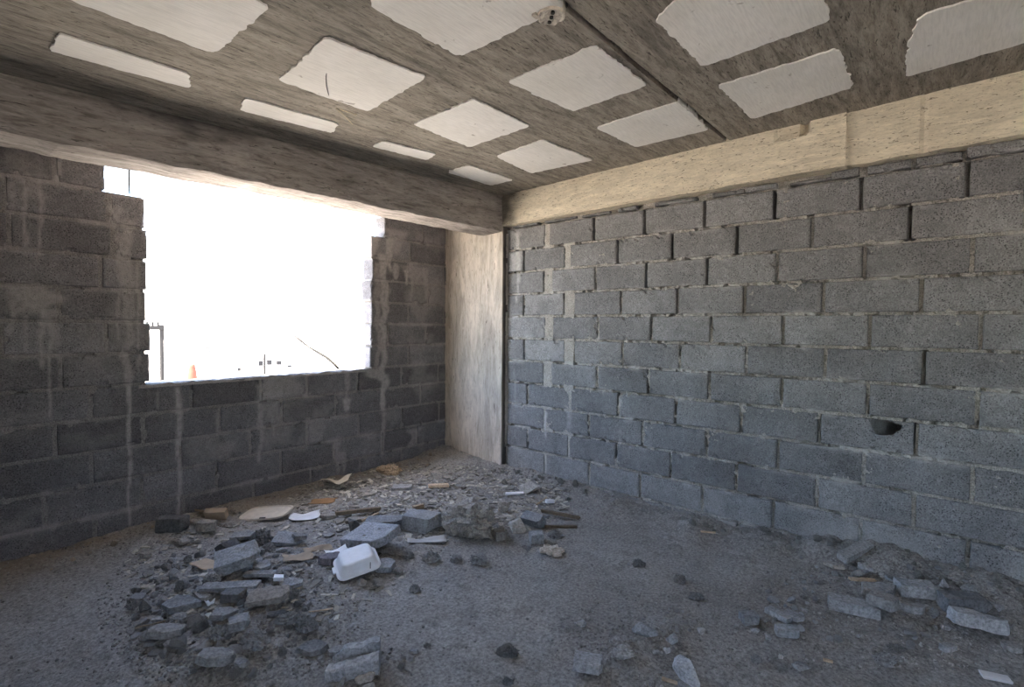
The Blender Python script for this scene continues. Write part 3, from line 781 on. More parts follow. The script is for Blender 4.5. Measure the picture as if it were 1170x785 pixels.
# ------------------------------------------------------------------ white foam food box, upside down
def food_box():
    p = ground(408, 652); root = bpy.data.objects.new('food_container', None); COL.objects.link(root)
    W, D, Hh = .222, .190, .062
    def ring(w, d, z, r, n=10):
        out = []
        for cx, cy, a0 in ((w/2-r, d/2-r, 0), (-w/2+r, d/2-r, 90), (-w/2+r, -d/2+r, 180), (w/2-r, -d/2+r, 270)):
            for k in range(n+1):
                a = math.radians(a0+90*k/n); out.append((cx+r*math.cos(a), cy+r*math.sin(a), z))
        return out
    prof = [(W-.02, D-.02, .004, .030), (W+.004, D+.004, .0, .040), (W+.008, D+.008, .004, .042), (W, D, .008, .040), (W-.016, D-.016, .008, .034), (W-.022, D-.022, .014, .032), (W-.052, D-.048, Hh-.008, .030),
            (W-.062, D-.058, Hh, .026), (W-.085, D-.08, Hh+.001, .02), (.03, .02, Hh-.002, .008)]
    inner = [(.03, .02, Hh-.006, .008), (W-.07, D-.066, Hh-.005, .022), (W-.058, D-.054, Hh-.012, .028), (W-.028, D-.028, .010, .030)]
    bm = bmesh.new(); R = [[bm.verts.new(q) for q in ring(*a)] for a in prof+inner]
    n = len(R[0])
    for a, b in zip(R[:-1], R[1:]):
        if a is R[len(prof)-1]: continue
        for k in range(n): bm.faces.new((a[k], a[(k+1) % n], b[(k+1) % n], b[k]))
    bm.faces.new(R[len(prof)-1]); bm.faces.new(R[len(prof)][::-1])
    for k in range(n): bm.faces.new((R[-1][k], R[-1][(k+1) % n], R[0][(k+1) % n], R[0][k]))
    o = bm_obj('lid', bm, MT['white_foam'], root, True)
    bm = bmesh.new(); bmesh.ops.create_cube(bm, size=1)
    for v in bm.verts: v.co = (v.co.x*.018-.118, v.co.y*.05, v.co.z*.008+.006)
    bmesh.ops.bevel(bm, geom=list(bm.edges), offset=.002, segments=2, affect='EDGES'); bm_obj('closing_tab', bm, MT['white_foam'], root)
    bm = bmesh.new(); bmesh.ops.create_cube(bm, size=1)
    for v in bm.verts: v.co = (v.co.x*.0035+.055+.006*v.co.z, v.co.y*.003-.0895+.014*(v.co.z+.5), v.co.z*.026+.028)
    bm_obj('crack', bm, MT['wire'], root)
    root.rotation_euler = Euler((math.radians(13), math.radians(-9), -YAW+math.radians(27)), 'XYZ')
    root.location = (p[0], p[1], hs(p[0], p[1])+.035)
    tag(root, 'white foam takeout container lid lying upside down against a holed block fragment', 'food container')
    PLACED.append((p[0], p[1], .12)); claim_tree(root)
food_box()
put('foam_scrap', 'smaller white foam piece poking out behind the white takeout container', 'foam scrap', 384, 634, 26, 'sheet', .6, .22, 25, (8, 0), 1, 'white_foam', 0)
# flat card, paper and foam pieces near the window wall
def flat_lid(px, py, wpx, asp, rot, mat, label):
    p = ground(px, py); wd = wpx*depth_at(p)/F_PX; root = bpy.data.objects.new('container_lid', None); COL.objects.link(root)
    bm = bmesh.new(); n = 40; A = []; B = []; C2 = []; D2 = []
    for k in range(n):
        a = 2*PI*k/n; e = 4.2; c, s = math.cos(a), math.sin(a); q = (abs(c)**e+abs(s)**e)**(-1/e)
        x, y = wd/2*c*q+.12*wd*s*q*asp, wd*asp/2*s*q
        A.append(bm.verts.new((x, y, 0))); B.append(bm.verts.new((x, y, .012))); C2.append(bm.verts.new((x*.93, y*.93, .014))); D2.append(bm.verts.new((x*.88, y*.88, .007)))
    for P, Q in ((A, B), (B, C2), (C2, D2)):
        for k in range(n): bm.faces.new((P[k], P[(k+1) % n], Q[(k+1) % n], Q[k]))
    bm.faces.new(D2); bm.faces.new(A[::-1])
    o = bm_obj('lid', bm, mat, root)
    bm = bmesh.new(); bmesh.ops.create_cube(bm, size=1)
    for v in bm.verts: v.co = (v.co.x*wd*.13+.02*wd, v.co.y*.012-wd*asp*.465, v.co.z*.006+.013)
    tag(bm_obj('slot', bm, MT['wire'], root), 'dark slot near the edge')
    root.rotation_euler = Euler((math.radians(7), math.radians(-2), -YAW+math.radians(rot)), 'XYZ'); o.rotation_euler = root.rotation_euler; settle(o, p[0], p[1], .001); root.location = o.location; o.location = (0, 0, 0); o.rotation_euler = (0, 0, 0)
    tag(root, label, 'lid'); PLACED.append((p[0], p[1], wd*.5)); claim_tree(root)
MT['cream_foam'] = mat_plain('dusty_cream_foam', (.56, .50, .42), .12, 25, .8, .15)
flat_lid(305, 591, 50, .62, 4, MT['cream_foam'], 'flat cream foam lid lying by the foot of the window wall')
put('paper_sheet', 'white paper sheet with a folded middle lying beside the cream lid', 'paper', 349, 591, 33, 'sheet', .75, .10, 20, (0, 0), 1.0, 'paper', 0, seed=31)
put('crumpled_paper', 'cream crumpled paper wrapper at the foot of the window wall', 'paper', 383, 556, 30, 'sheet', .55, .26, -5, (0, 0), .78, 'paper', 0, tint=(1.05, .95, .78), seed=12)
put('cardboard_scrap', 'brown cardboard scrap in front of the crumpled cream wrapper', 'cardboard', 369, 573, 26, 'sheet', .6, .10, 10, (0, 0), .75, 'card', 0, tint=(1.1, .85, .6), seed=14)
put('cardboard_scrap', 'tan cardboard scrap at the window side of the rubble heap', 'cardboard', 238, 647, 34, 'sheet', .62, .10, -12, (0, 0), 1.15, 'card', 0, seed=15)
put('cardboard_scrap', 'torn brown cardboard piece beside the smooth grey slab in the rubble heap', 'cardboard', 340, 639, 32, 'sheet', .55, .10, 12, (0, 0), .95, 'card', 0, seed=16)
put('cardboard_scrap', 'torn cardboard flap just behind the white foam scrap', 'cardboard', 363, 630, 30, 'sheet', .5, .12, 25, (0, 0), .9, 'card', 0, seed=17)
put('cardboard_scrap', 'tan board scrap leaning at the foot of the window wall', 'cardboard', 248, 592, 24, 'plank', .35, .45, 5, (20, 0), 1.0, 'card', 0)
put('paper_strip', 'crumpled pale strip in front of the dark grey block chunk', 'paper', 487, 619, 44, 'sheet', .24, .10, 6, (0, 0), .62, 'paper', 0, seed=18, tint=(1, .97, .93))
put('foam_scrap', 'white foam strip under the pale rock nearest the corner', 'foam scrap', 588, 566, 22, 'plank', .25, .10, 8, (0, 0), 1, 'white_foam', 0)
put('foam_scrap', 'small white foam stick lying behind the dark slate piece', 'foam scrap', 628, 576, 13, 'plank', .3, .3, 40, (0, 12), 1, 'white_foam', 0)
put('foam_scrap', 'white foam bit stuck to the blue-grey flat stone', 'foam scrap', 318, 666, 11, 'plank', .8, .4, 20, (0, 10), 1, 'white_foam', 0, .012)
put('paper_curl', 'white curled shaving in the middle of the rubble heap', 'paper', 240, 692, 9, 'sheet', .7, .5, 0, (0, 0), 1.0, 'paper', 0, .008, seed=19)
put('foam_scrap', 'white broken plate piece at the very corner of the floor by the block wall', 'foam scrap', 1137, 775, 27, 'plank', .5, .12, -22, (0, 0), .9, 'paper', 0)

# ------------------------------------------------------------------ pieces around the white container
def holed():
    p = ground(425, 626); wd = 56*depth_at(p)/F_PX
    o = bm_obj(FR, shape('plate', wd, wd*.74, wd*.17, 44), MT['rubble'])
    for (hx, hy) in ((.12, .12), (-.02, -.17)):
        bm = bmesh.new(); bmesh.ops.create_cone(bm, segments=14, radius1=wd*.035, radius2=wd*.04, depth=wd*.3, cap_ends=True)
        for v in bm.verts: v.co += Vector((hx*wd, hy*wd, wd*.215))
        c = bm_obj('cutter', bm, None); m = o.modifiers.new('b', 'BOOLEAN'); m.operation = 'DIFFERENCE'; m.solver = 'EXACT'; m.object = c
        dg = bpy.context.evaluated_depsgraph_get(); me = bpy.data.meshes.new_from_object(o.evaluated_get(dg)); o.modifiers.clear(); o.data = me; bpy.data.objects.remove(c)
    o.rotation_euler = Euler((math.radians(9), math.radians(-7), -YAW+math.radians(-24)), 'XYZ'); drop(o, p[0], p[1], .004, .028); o.color = (1.15, 1.18, 1.25, 1)
    tag(o, 'pale grey block fragment with two small holes behind the white takeout container', 'block fragment'); PLACED.append((p[0], p[1], wd*.5))
holed()
put(FR, 'dark grey brick-like chunk behind the crumpled pale strip', 'block fragment', 482, 604, 41, 'block', .62, .42, -12, (0, 4), 1.0, tint=BL)
put(FR, 'long flat grey piece lying behind the holed block fragment', 'block fragment', 444, 606, 44, 'plate', .42, .30, 8, (6, 0), .82, tint=BL)
put(CH, 'dark upright chip standing behind the holed block fragment', 'concrete', 406, 607, 17, 'shard', .5, 1.1, 70, (0, -20), .55)
put(CH, 'flat blue-grey slab showing beside the white takeout container', 'concrete', 438, 650, 31, 'slab', .75, .22, 15, (5, 5), 1.1, tint=BL)
put(CH, 'purple-grey flat chunk half under the white foam scrap', 'concrete', 376, 640, 34, 'slab', .5, .25, 18, (0, 0), .6, tint=(1.05, .98, 1.08))
put(ST, 'rounded pebble under the front edge of the white takeout container', 'stone', 413, 668, 17, 'rock', .7, .55, 0, (0, 0), .9)
put(ST, 'larger pebble just in front of the white takeout container', 'stone', 432, 668, 19, 'rock', .65, .5, 0, (0, 0), .98)
put(ST, 'stone lying in front of the flat blue-grey slab', 'stone', 454, 655, 15, 'rock', .8, .6, 0, (0, 0), .85)
put(ST, 'small dark lump on the floor beyond the pebbles by the container', 'stone', 474, 675, 13, 'lump', .8, .6, 0, (0, 0), .7)
put('mortar_clod', 'mortar clod between the pale strip and the bare floor', 'clod', 491, 640, 20, 'lump', .8, .55, 0, (0, 0), .85)
put('mortar_clod', 'dark mortar clod beside the crumpled pale strip', 'clod', 466, 637, 14, 'lump', .8, .5, 0, (0, 0), .7)
# ------------------------------------------------------------------ corner heap
put('plaster_boulder', 'largest boulder, plaster crusted, in the middle of the corner heap', 'concrete', 533, 607, 62, 'lump', .75, .58, 0, (0, 0), 1.0, tint=(1.06, 1, .92), sink=.02)
put(ST, 'pale upright stone behind the plaster-crusted boulder', 'stone', 575, 584, 17, 'rock', .7, 1.05, 0, (0, 0), 1.25, tint=WM)
put(ST, 'pale rock nearest to the corner column, resting on a white foam strip', 'stone', 607, 562, 31, 'rock', .7, .50, -8, (0, -8), 1.25, tint=(1.05, 1, .93))
put(CH, 'pale angular piece in front of the dark slate', 'concrete', 591, 606, 22, 'shard', .8, .6, -30, (0, 0), 1.35, tint=(1.05, 1, .93))
put('slate_piece', 'dark blue-grey slate piece standing among sticks in the corner heap', 'slate', 611, 600, 26, 'plate', .45, .5, -35, (35, 0), .75, tint=BL)
put('wood_stick', 'upper dark stick pointing out of the corner heap toward the block wall', 'stick', 640, 592, 48, 'plank', .09, .07, -17, (0, 4), .55, 'wood', 0, .012)
put('wood_stick', 'lower dark stick meeting the other at its tip on the bare floor', 'stick', 641, 603, 40, 'plank', .09, .07, 2, (0, 0), .5, 'wood', 0)
put('wood_stick', 'pale splinter leaning over the rubble between the pale rock and slate', 'stick', 619, 576, 20, 'plank', .08, .08, 48, (0, -12), 1.5, 'wood', 0, .01)
put(FR, 'small grey cube-like chunk behind the cracked plaster patty', 'block fragment', 614, 619, 17, 'block', .8, .7, 10, (0, 0), 1.0, tint=BL)
put('mortar_clod', 'dark clod beside the small cube-like chunk', 'clod', 634, 614, 18, 'lump', .6, .5, 0, (0, 0), .72)
put(ST, 'brownish chunk beside the plaster-crusted boulder', 'stone', 572, 615, 15, 'block', .8, .7, 20, (0, 0), .85, tint=WM)
put(ST, 'small stone in front of the angular pale piece', 'stone', 601, 628, 15, 'rock', .8, .5, 0, (0, 0), .8)
put('mortar_clod', 'crumbly clod alone on the floor in front of the boulder', 'clod', 547, 643, 21, 'lump', .8, .5, 0, (0, 0), .85)
put('mortar_clod', 'low crumbly clod in front of the boulder beside another', 'clod', 521, 641, 15, 'lump', .8, .5, 0, (0, 0), .75)
put(ST, 'pebble on the bare floor in front of the boulder clods', 'stone', 546, 660, 9, 'rock', .8, .6, 0, (0, 0), .95)
# cracked patty of plaster: one thing that breaks into flakes
def patty():
    p = ground(631, 632); wd = 30*depth_at(p)/F_PX; root = bpy.data.objects.new('plaster_patty', None); COL.objects.link(root)
    R = random.Random(3)
    for k in range(7):
        a = 2*PI*k/6.0; r = .31*wd if k < 6 else 0
        bm = shape('slab', wd*R.uniform(.34, .46), wd*R.uniform(.3, .42), wd*.09, 200+k)
        o = bm_obj('flake', bm, MT['rubble'], root); o.color = (1.7, 1.5, 1.25, 1)
        o.location = (r*math.cos(a), r*math.sin(a)*.9, .006+.012*R.random()+(.014 if k == 6 else 0)); o.rotation_euler = (R.uniform(-.25, .25), R.uniform(-.25, .25), R.uniform(0, 6))
    root.location = (p[0], p[1], hs(p[0], p[1])); root.rotation_euler = (0, 0, -YAW)
    claim_tree(root); tag(root, 'round cracked cake of pale plaster flakes on the bare floor', 'plaster'); PLACED.append((p[0], p[1], wd*.5))
patty()
put('wood_piece', 'short pale slat lying on chips below the corner column', 'wood', 501, 559, 24, 'plank', .3, .12, 10, (0, 0), 2.1, 'wood', 0, .01)
put(CH, 'flat grey tile-like shard behind the chips near the window wall', 'concrete', 459, 559, 23, 'plate', .6, .14, 8, (0, 0), 1.0)
put(CH, 'folded-looking grey shard standing among chips below the column', 'concrete', 499, 547, 17, 'shard', .6, .6, -30, (0, -15), .95, tint=WM)
put('wood_stick', 'dark broken stick lying across the chips behind the holed fragment', 'stick', 409, 589, 52, 'plank', .10, .08, 20, (0, 0), .7, 'wood', 0, .008)
put('wood_stick', 'pale splinter leaning beside the dark broken stick', 'stick', 423, 594, 24, 'plank', .12, .08, 48, (0, -8), 1.5, 'wood', 0, .006)
put('wood_stick', 'short pale stick end beside the brick-like chunk', 'stick', 478, 583, 14, 'plank', .35, .3, 40, (0, 0), 1.5, 'wood', 0, .006)
put(CH, 'flat tan slab in front of the white folded paper', 'concrete', 377, 593, 22, 'slab', .6, .2, 0, (0, 0), .95, tint=WM)
put(CH, 'flat wide tan flake in front of the dark broken stick', 'concrete', 405, 597, 28, 'slab', .5, .14, 20, (0, 0), .9, tint=WM)
put(CH, 'round flat flake alone between the heap and the cardboard', 'concrete', 375, 612, 15, 'slab', .8, .14, 0, (0, 0), .95)
put(CH, 'tan hump of crust at the foot of the window wall near the column', 'concrete', 445, 541, 26, 'lump', .6, .4, 0, (0, 0), 1.05, tint=(1.3, 1.0, .7))

# ------------------------------------------------------------------ window-side heap
H = 'window-side heap'
put(CH, 'thin dark slab at the back edge of the %s' % H, 'concrete', 277, 617, 31, 'slab', .6, 0.136, 0, (6, 0), .85, tint=BL, lift=.02)
put(CH, 'dark lumpy block at the back of the %s' % H, 'concrete', 298, 623, 24, 'lump', .8, .8, 0, (0, 0), .65, tint=BL)
put(CH, 'smooth grey slab tilted at the back of the %s' % H, 'concrete', 324, 620, 31, 'plate', .75, 0.136, 10, (10, 8), .95, tint=BL)
put(CH, 'dark narrow chip leaning on the smooth tilted slab', 'concrete', 342, 622, 21, 'slab', .7, 0.204, 30, (0, 10), .7)
put(FR, 'almost black wedge next to the tan cardboard in the heap', 'block fragment', 259, 635, 30, 'shard', .8, .6, 170, (0, 0), .38)
put(ST, 'pale rounded rock behind the crumbly block in the heap', 'stone', 284, 634, 16, 'rock', .8, .8, 0, (0, 0), 1.15, tint=BL)
put(ST, 'small upright pale stone behind the triangular plate', 'stone', 299, 634, 9, 'rock', .8, 1.1, 0, (0, 0), 1.1)
put(ST, 'smooth pebble behind the cardboard and foam bit', 'stone', 315, 638, 10, 'rock', .8, .7, 0, (0, 0), 1.0)
put(ST, 'longish smooth pebble nearest the smooth tilted slab', 'stone', 322, 632, 13, 'rock', .7, .6, 30, (0, 0), .95)
put(FR, 'big crumbly block lump crowning the %s' % H, 'block fragment', 274, 652, 46, 'block', .65, 0.286, 24, (14, -12), 1.1, tint=BL, lift=.015)
put('mortar_clod', 'pale rough mortar lump below the crumbly block', 'clod', 250, 661, 21, 'lump', .9, .7, 0, (0, 0), 1.1)
put(CH, 'triangular grey plate beside the crumbly block', 'concrete', 300, 653, 24, 'slab', .7, 0.122, 0, (8, 0), 1.0, tint=BL, seed=9, lift=.015)
put(CH, 'long thin layered slab below the triangular plate', 'concrete', 298, 661, 36, 'plank', .3, 0.109, 6, (0, 0), .85, lift=.012)
put(CH, 'longest thin slab lying across the middle of the %s' % H, 'concrete', 262, 676, 66, 'plank', .22, 0.061, 7, (4, 0), .9, lift=.02)
put(FR, 'dark square block end under the longest thin slab', 'block fragment', 268, 686, 25, 'block', .6, 0.408, 0, (0, 0), .5)
put(CH, 'thin slab edge beside the dark square block end', 'concrete', 294, 681, 34, 'plank', .25, 0.095, 12, (0, 0), .85, lift=.02)
put(FR, 'rough tilted slab below the blue-grey flat stone', 'block fragment', 306, 688, 46, 'plate', .45, 0.163, 22, (14, 0), .95, tint=(1.08, 1, .92), lift=.01)
put(CH, 'blue-grey flat stone with a white foam bit on its edge', 'concrete', 331, 670, 30, 'slab', .65, 0.136, 8, (6, 0), 1.15, tint=BL, seed=6)
put(CH, 'black flat piece below the rough tilted slab', 'concrete', 315, 704, 28, 'slab', .45, 0.150, 12, (0, 0), .45)
put('mortar_clod', 'row of fused crumbs below the black flat piece', 'clod', 331, 709, 28, 'lump', .45, .4, 10, (0, 0), .8)
put('mortar_clod', 'round dark clod at the front of the heap toward the container', 'clod', 349, 719, 23, 'lump', .8, .65, 0, (0, 0), .7, tint=BL)
put(CH, 'dark flat chunk between the heap and the grooved block', 'concrete', 357, 744, 35, 'slab', .65, 0.190, 6, (4, 0), .72, tint=BL)
put('mortar_clod', 'grey clod in the middle of the heap beside the dark gap', 'clod', 274, 716, 23, 'block', .8, 0.476, 30, (0, 0), .95)
put('mortar_clod', 'round clod in front of the curled white shaving', 'clod', 248, 730, 21, 'lump', .8, .75, 0, (0, 0), .85)
put(CH, 'broad rough slab beside the curled white shaving', 'concrete', 255, 706, 34, 'slab', .6, 0.204, 25, (0, 8), .9)
put('mortar_clod', 'wide crumbly mass at the front of the heap', 'clod', 290, 738, 36, 'lump', .7, .5, 0, (0, 0), .9)
put(CH, 'flattish rough slab at the outer window-ward end of the heap', 'concrete', 187, 730, 40, 'slab', .55, 0.218, 18, (0, 6), .9)
put(ST, 'light grey stone below the outer flattish slab', 'stone', 192, 739, 13, 'rock', .8, .7, 0, (0, 0), 1.2)
put(ST, 'pale wedge above the outer flattish slab', 'stone', 179, 712, 18, 'rock', .6, .6, 20, (0, 0), 1.1)
put('mortar_clod', 'clod behind the outer flattish slab', 'clod', 203, 714, 25, 'lump', .8, .45, 0, (0, 0), .85)
put(CH, 'low wide rough slab at the very front of the heap', 'concrete', 246, 757, 46, 'slab', .55, 0.204, 6, (0, 4), .9)
put(CH, 'small slab beside the low wide slab at the heap front', 'concrete', 276, 761, 17, 'slab', .7, 0.306, 0, (0, 0), .95)
put(CH, 'wide flat crust at the window-ward flank of the heap', 'concrete', 207, 696, 44, 'slab', .55, 0.150, 8, (4, 0), .82, tint=BL)
put(CH, 'flat chip on the heap above the broad rough slab', 'concrete', 236, 681, 22, 'slab', .6, 0.204, 0, (0, 0), .9, lift=.01)
put(ST, 'pale pebble in front of the heap near the dark flat chunk', 'stone', 314, 741, 7, 'rock', .9, .8, 0, (0, 0), 1.5)
put('wood_stick', 'thin pale stick on bare floor between container and dark flat chunk', 'stick', 367, 699, 27, 'plank', .07, 0.041, 18, (0, 0), 1.9, 'wood', 0)
put('wood_stick', 'thin twig lying out of the heap toward the window wall', 'stick', 172, 722, 30, 'plank', .06, 0.041, 30, (0, 0), .9, 'wood', 0, .012)
# foot of the window wall
put(FR, 'dark block standing at the foot of the window wall beside a grout run', 'block fragment', 199, 606, 33, 'block', .45, .5, 2, (0, 0), .42)
put('wood_stick', 'bent twig on the tan rubble beside the dark block', 'stick', 236, 592, 33, 'plank', .05, .05, -10, (0, 3), 1.4, 'wood', 0, .02)
put(ST, 'larger tan rock in front of the dark wall-foot block', 'stone', 208, 621, 21, 'rock', .7, .5, 0, (0, 0), 1.05, tint=WM)
put(ST, 'tan rock beside the larger tan rock under a grout run', 'stone', 190, 618, 20, 'rock', .7, .45, 0, (0, 0), .9, tint=WM)
put(ST, 'flat tan rock in the wall-foot rubble below the twig', 'stone', 236, 608, 28, 'slab', .6, .35, 0, (0, 0), .95, tint=WM)
put(ST, 'squarish tan rock behind the flat tan rock', 'stone', 226, 602, 20, 'rock', .7, .6, 0, (0, 0), .95, tint=WM)
put(ST, 'small tan rock nearest to the leaning tan board', 'stone', 267, 586, 11, 'rock', .8, .8, 0, (0, 0), 1.0, tint=WM)
put(ST, 'rounded tan stone between the board and the cream lid', 'stone', 260, 602, 15, 'rock', .7, .5, 0, (0, 0), .85, tint=WM)
put(ST, 'flat tan stone lying furthest along the window wall', 'stone', 167, 636, 15, 'slab', .6, .3, 0, (0, 0), 1.0, tint=WM)

# ------------------------------------------------------------------ foreground
def grooved():
    p = ground(407, 766); wd = 54*depth_at(p)/F_PX; Lx, W, Hh = wd, wd*.62, wd*.42
    prof = [(-W/2, 0), (W/2, 0), (W/2, Hh*.92), (W*.22, Hh), (W*.16, Hh*.45), (-W*.08, Hh*.42), (-W*.13, Hh*.90), (-W*.46, Hh*.86), (-W/2, Hh*.76)]
    bm = bmesh.new(); rings = []; N = 16
    for i in range(N+1):
        t = i/N; x = -Lx/2+Lx*t; rg = []
        for (y, z) in prof:
            cutx = max(0, (.30-t)/.30)
            yy = y*(1-.35*cutx)+.10*W*cutx; zz = z*(1-.35*cutx)
            n = .010*float(fbm(x*30, y*30, z*30, 71)); rg.append(bm.verts.new((x+(.10*y if i == N else .35*cutx*y), yy+n, zz+n)))
        rings.append(rg)
    m = len(prof)
    for a, b in zip(rings[:-1], rings[1:]):
        for k in range(m): bm.faces.new((a[k], a[(k+1) % m], b[(k+1) % m], b[k]))
    bm.faces.new(rings[0][::-1]); bm.faces.new(rings[-1])
    o = bm_obj(FR, bm, MT['rubble']); o.rotation_euler = Euler((math.radians(12), math.radians(-4), -YAW+math.radians(16)), 'XYZ'); drop(o, p[0], p[1], .006, 0); o.color = (1.35, 1.38, 1.42, 1)
    tag(o, 'grooved hollow-block fragment on the floor in front of the heap', 'block fragment'); PLACED.append((p[0], p[1], wd*.5))
grooved()
put(CH, 'flat pale chip tucked behind the grooved block fragment', 'concrete', 384, 747, 20, 'slab', .7, .35, 0, (0, 0), .95)
put(ST, 'pebble beside the grooved block fragment', 'stone', 368, 756, 12, 'rock', .8, .7, 0, (0, 0), .95)
put(ST, 'longish pale stone leaning in front of the grooved fragment', 'stone', 415, 771, 28, 'rock', .5, .45, 22, (0, 0), 1.3, tint=WM)
put(ST, 'pointed grey stone at the lower frame edge below the grooved fragment', 'stone', 396, 781, 15, 'rock', .8, 1.2, 0, (0, 0), 1.0)
put(ST, 'pale stone at the lower frame edge beside the pointed one', 'stone', 422, 783, 20, 'rock', .8, .7, 0, (0, 0), 1.25)
put(ST, 'flat stone chip alone on the bare floor beyond the grooved fragment', 'stone', 473, 746, 11, 'slab', .6, .3, 0, (0, 0), .95)
put(ST, 'dark bit beside the flat stone chip on the bare floor', 'stone', 488, 740, 9, 'lump', .7, .6, 0, (0, 0), .6)
put('mortar_clod', 'dark double clod alone on the floor centre front', 'clod', 580, 748, 24, 'lump', .55, .5, 0, (0, 0), .5)
put('mortar_clod', 'dark crumb at the frame bottom below the double clod', 'clod', 580, 781, 14, 'lump', .6, .5, 0, (0, 0), .5)
put('mortar_clod', 'dark pointed clod alone on the open floor, farthest of three', 'clod', 730, 647, 15, 'lump', .6, .6, 0, (0, 0), .5)
put('mortar_clod', 'dark round clod in the middle of three on the open floor', 'clod', 777, 665, 13, 'lump', .8, .7, 0, (0, 0), .5)
put('mortar_clod', 'dark spread clod nearest the viewer of three on the open floor', 'clod', 795, 684, 19, 'lump', .6, .4, 0, (0, 0), .55)
put('wood_stick', 'pale sliver on the floor near the foot of the block wall', 'stick', 809, 611, 17, 'plank', .12, .1, -12, (0, 0), 1.9, 'wood', 0)
put(CH, 'grey slab chunk with a dark broken side at the floor front', 'concrete', 671, 764, 34, 'plate', .75, .32, -8, (-4, 4), 1.15, tint=BL)
put(ST, 'pale chip alone behind the grey slab chunk', 'stone', 663, 715, 18, 'rock', .6, .55, 0, (0, 0), 1.2, tint=BL)
put(CH, 'pale rounded chunk with a dark underside among the crumbs', 'concrete', 737, 726, 36, 'rock', .6, .45, -6, (0, 0), 1.15, tint=BL)
put('mortar_clod', 'crumbly lump beside the pale rounded chunk', 'clod', 709, 735, 26, 'lump', .6, .35, 0, (0, 0), 1.0)
put('mortar_clod', 'pale crumbly lump in front of the pale rounded chunk', 'clod', 712, 751, 26, 'lump', .65, .45, 0, (0, 0), 1.2)
put(ST, 'small pale wedge between the gravel and the upright shard', 'stone', 768, 733, 14, 'shard', .8, .7, 160, (0, 0), 1.25, tint=BL)
put(ST, 'pebble behind the upright shard, paler of two', 'stone', 762, 745, 11, 'rock', .8, .7, 0, (0, 0), 1.25)
put(ST, 'pebble in front of the pale rounded chunk', 'stone', 750, 748, 11, 'rock', .8, .7, 0, (0, 0), 1.05)
put(ST, 'single pale pebble beyond the gravel patch', 'stone', 801, 723, 12, 'rock', .8, .8, 0, (0, 0), 1.2)
put(CH, 'pale blade-like shard standing upright at the floor front', 'concrete', 786, 776, 40, 'shard', .42, .5, -68, (6, 0), 1.45, tint=BL)
put('wood_stick', 'flat pale sliver beside the upright shard', 'stick', 765, 780, 18, 'plank', .25, .12, -28, (0, 0), 1.7, 'wood', 0)
# ------------------------------------------------------------------ block-wall heap
W_ = 'block-wall heap'
put(ST, 'rounded rock between the open floor and the %s' % W_, 'stone', 909, 688, 21, 'rock', .8, .65, 0, (0, 0), .9, tint=BL)
put(ST, 'pale pebble beside the rounded rock', 'stone', 919, 700, 10, 'rock', .8, .8, 0, (0, 0), 1.4)
put(CH, 'dark-sided stone beside the pair of narrow slabs', 'concrete', 857, 710, 20, 'block', .8, .5, 0, (0, 0), .8, tint=BL)
put(CH, 'low stone touching the pair of narrow slabs', 'concrete', 873, 709, 14, 'rock', .8, .5, 0, (0, 0), .8)
put(CH, 'long narrow slab lying toward the viewer on the open floor', 'concrete', 889, 706, 30, 'plank', .36, .22, -62, (0, 0), 1.15, tint=BL)
put(CH, 'shorter flat slab lying against the long narrow slab', 'concrete', 902, 708, 20, 'plate', .7, .25, -50, (0, 0), 1.05, tint=BL)
put(CH, 'flat block chunk in front of the long narrow slab', 'concrete', 899, 724, 26, 'plate', .55, .32, -8, (0, 0), 1.1, tint=BL)
put(ST, 'pale pebble in front of the dark-sided stone', 'stone', 863, 722, 11, 'rock', .8, .7, 0, (0, 0), 1.15)
put(ST, 'round pale pebble in front of the flat block chunk', 'stone', 878, 731, 9, 'rock', .9, .9, 0, (0, 0), 1.2)
put(ST, 'white pebble alone on the floor below the flat block chunk', 'stone', 892, 752, 8, 'rock', .8, .8, 0, (0, 0), 1.9)
put(ST, 'stone with a dark end near the frame bottom below the white pebble', 'stone', 914, 766, 24, 'rock', .6, .45, 0, (0, 0), .95, tint=BL)
put(ST, 'dark stone near the frame bottom beside the open floor', 'stone', 865, 756, 14, 'lump', .8, .6, 0, (0, 0), .7)
put('wood_stick', 'pale chip lying between the two lowest floor stones', 'stick', 946, 756, 10, 'plank', .4, .2, -25, (0, 0), 1.8, 'wood', 0)
put(CH, 'long pale slab slanting toward the viewer before the %s' % W_, 'concrete', 975, 698, 50, 'plank', .42, .24, -28, (0, 0), 1.15, tint=BL)
put(CH, 'jagged slab lying beside the long pale slanting slab', 'concrete', 1008, 700, 36, 'slab', .7, .32, -10, (0, 6), .95)
put(CH, 'layered flat slab behind the jagged slab', 'concrete', 1004, 682, 44, 'slab', .5, .22, 4, (0, 0), 1.0)
put(CH, 'flat broken slab between the jagged slab and the dark block', 'concrete', 1040, 697, 26, 'slab', .7, .3, -20, (0, 0), 1.0)
put(FR, 'pale-sided block with a dark top in the %s' % W_, 'block fragment', 1042, 678, 40, 'block', .5, .34, -14, (0, 0), 1.15, tint=BL)
put(CH, 'rough chunk at the foot of the leaning slab', 'concrete', 984, 659, 26, 'rock', .7, .5, 0, (0, 0), .95)
put('wood_stick', 'pale wooden sliver in front of the leaning slab', 'stick', 985, 667, 28, 'plank', .2, .1, -10, (0, 0), 1.9, 'wood', 0)
put(CH, 'pale flat flake at the near end of the %s' % W_, 'concrete', 953, 649, 24, 'slab', .5, .15, -25, (0, 0), 1.2, tint=WM)
put(CH, 'small pale shard standing on the dirt mound', 'concrete', 989, 651, 16, 'shard', .5, .4, -40, (0, 0), 1.2)
put(CH, 'long slab leaning up on the dirt mound against the block wall', 'concrete', 977, 637, 46, 'plank', .3, .16, 18, (10, -14), 1.0, lift=.02)
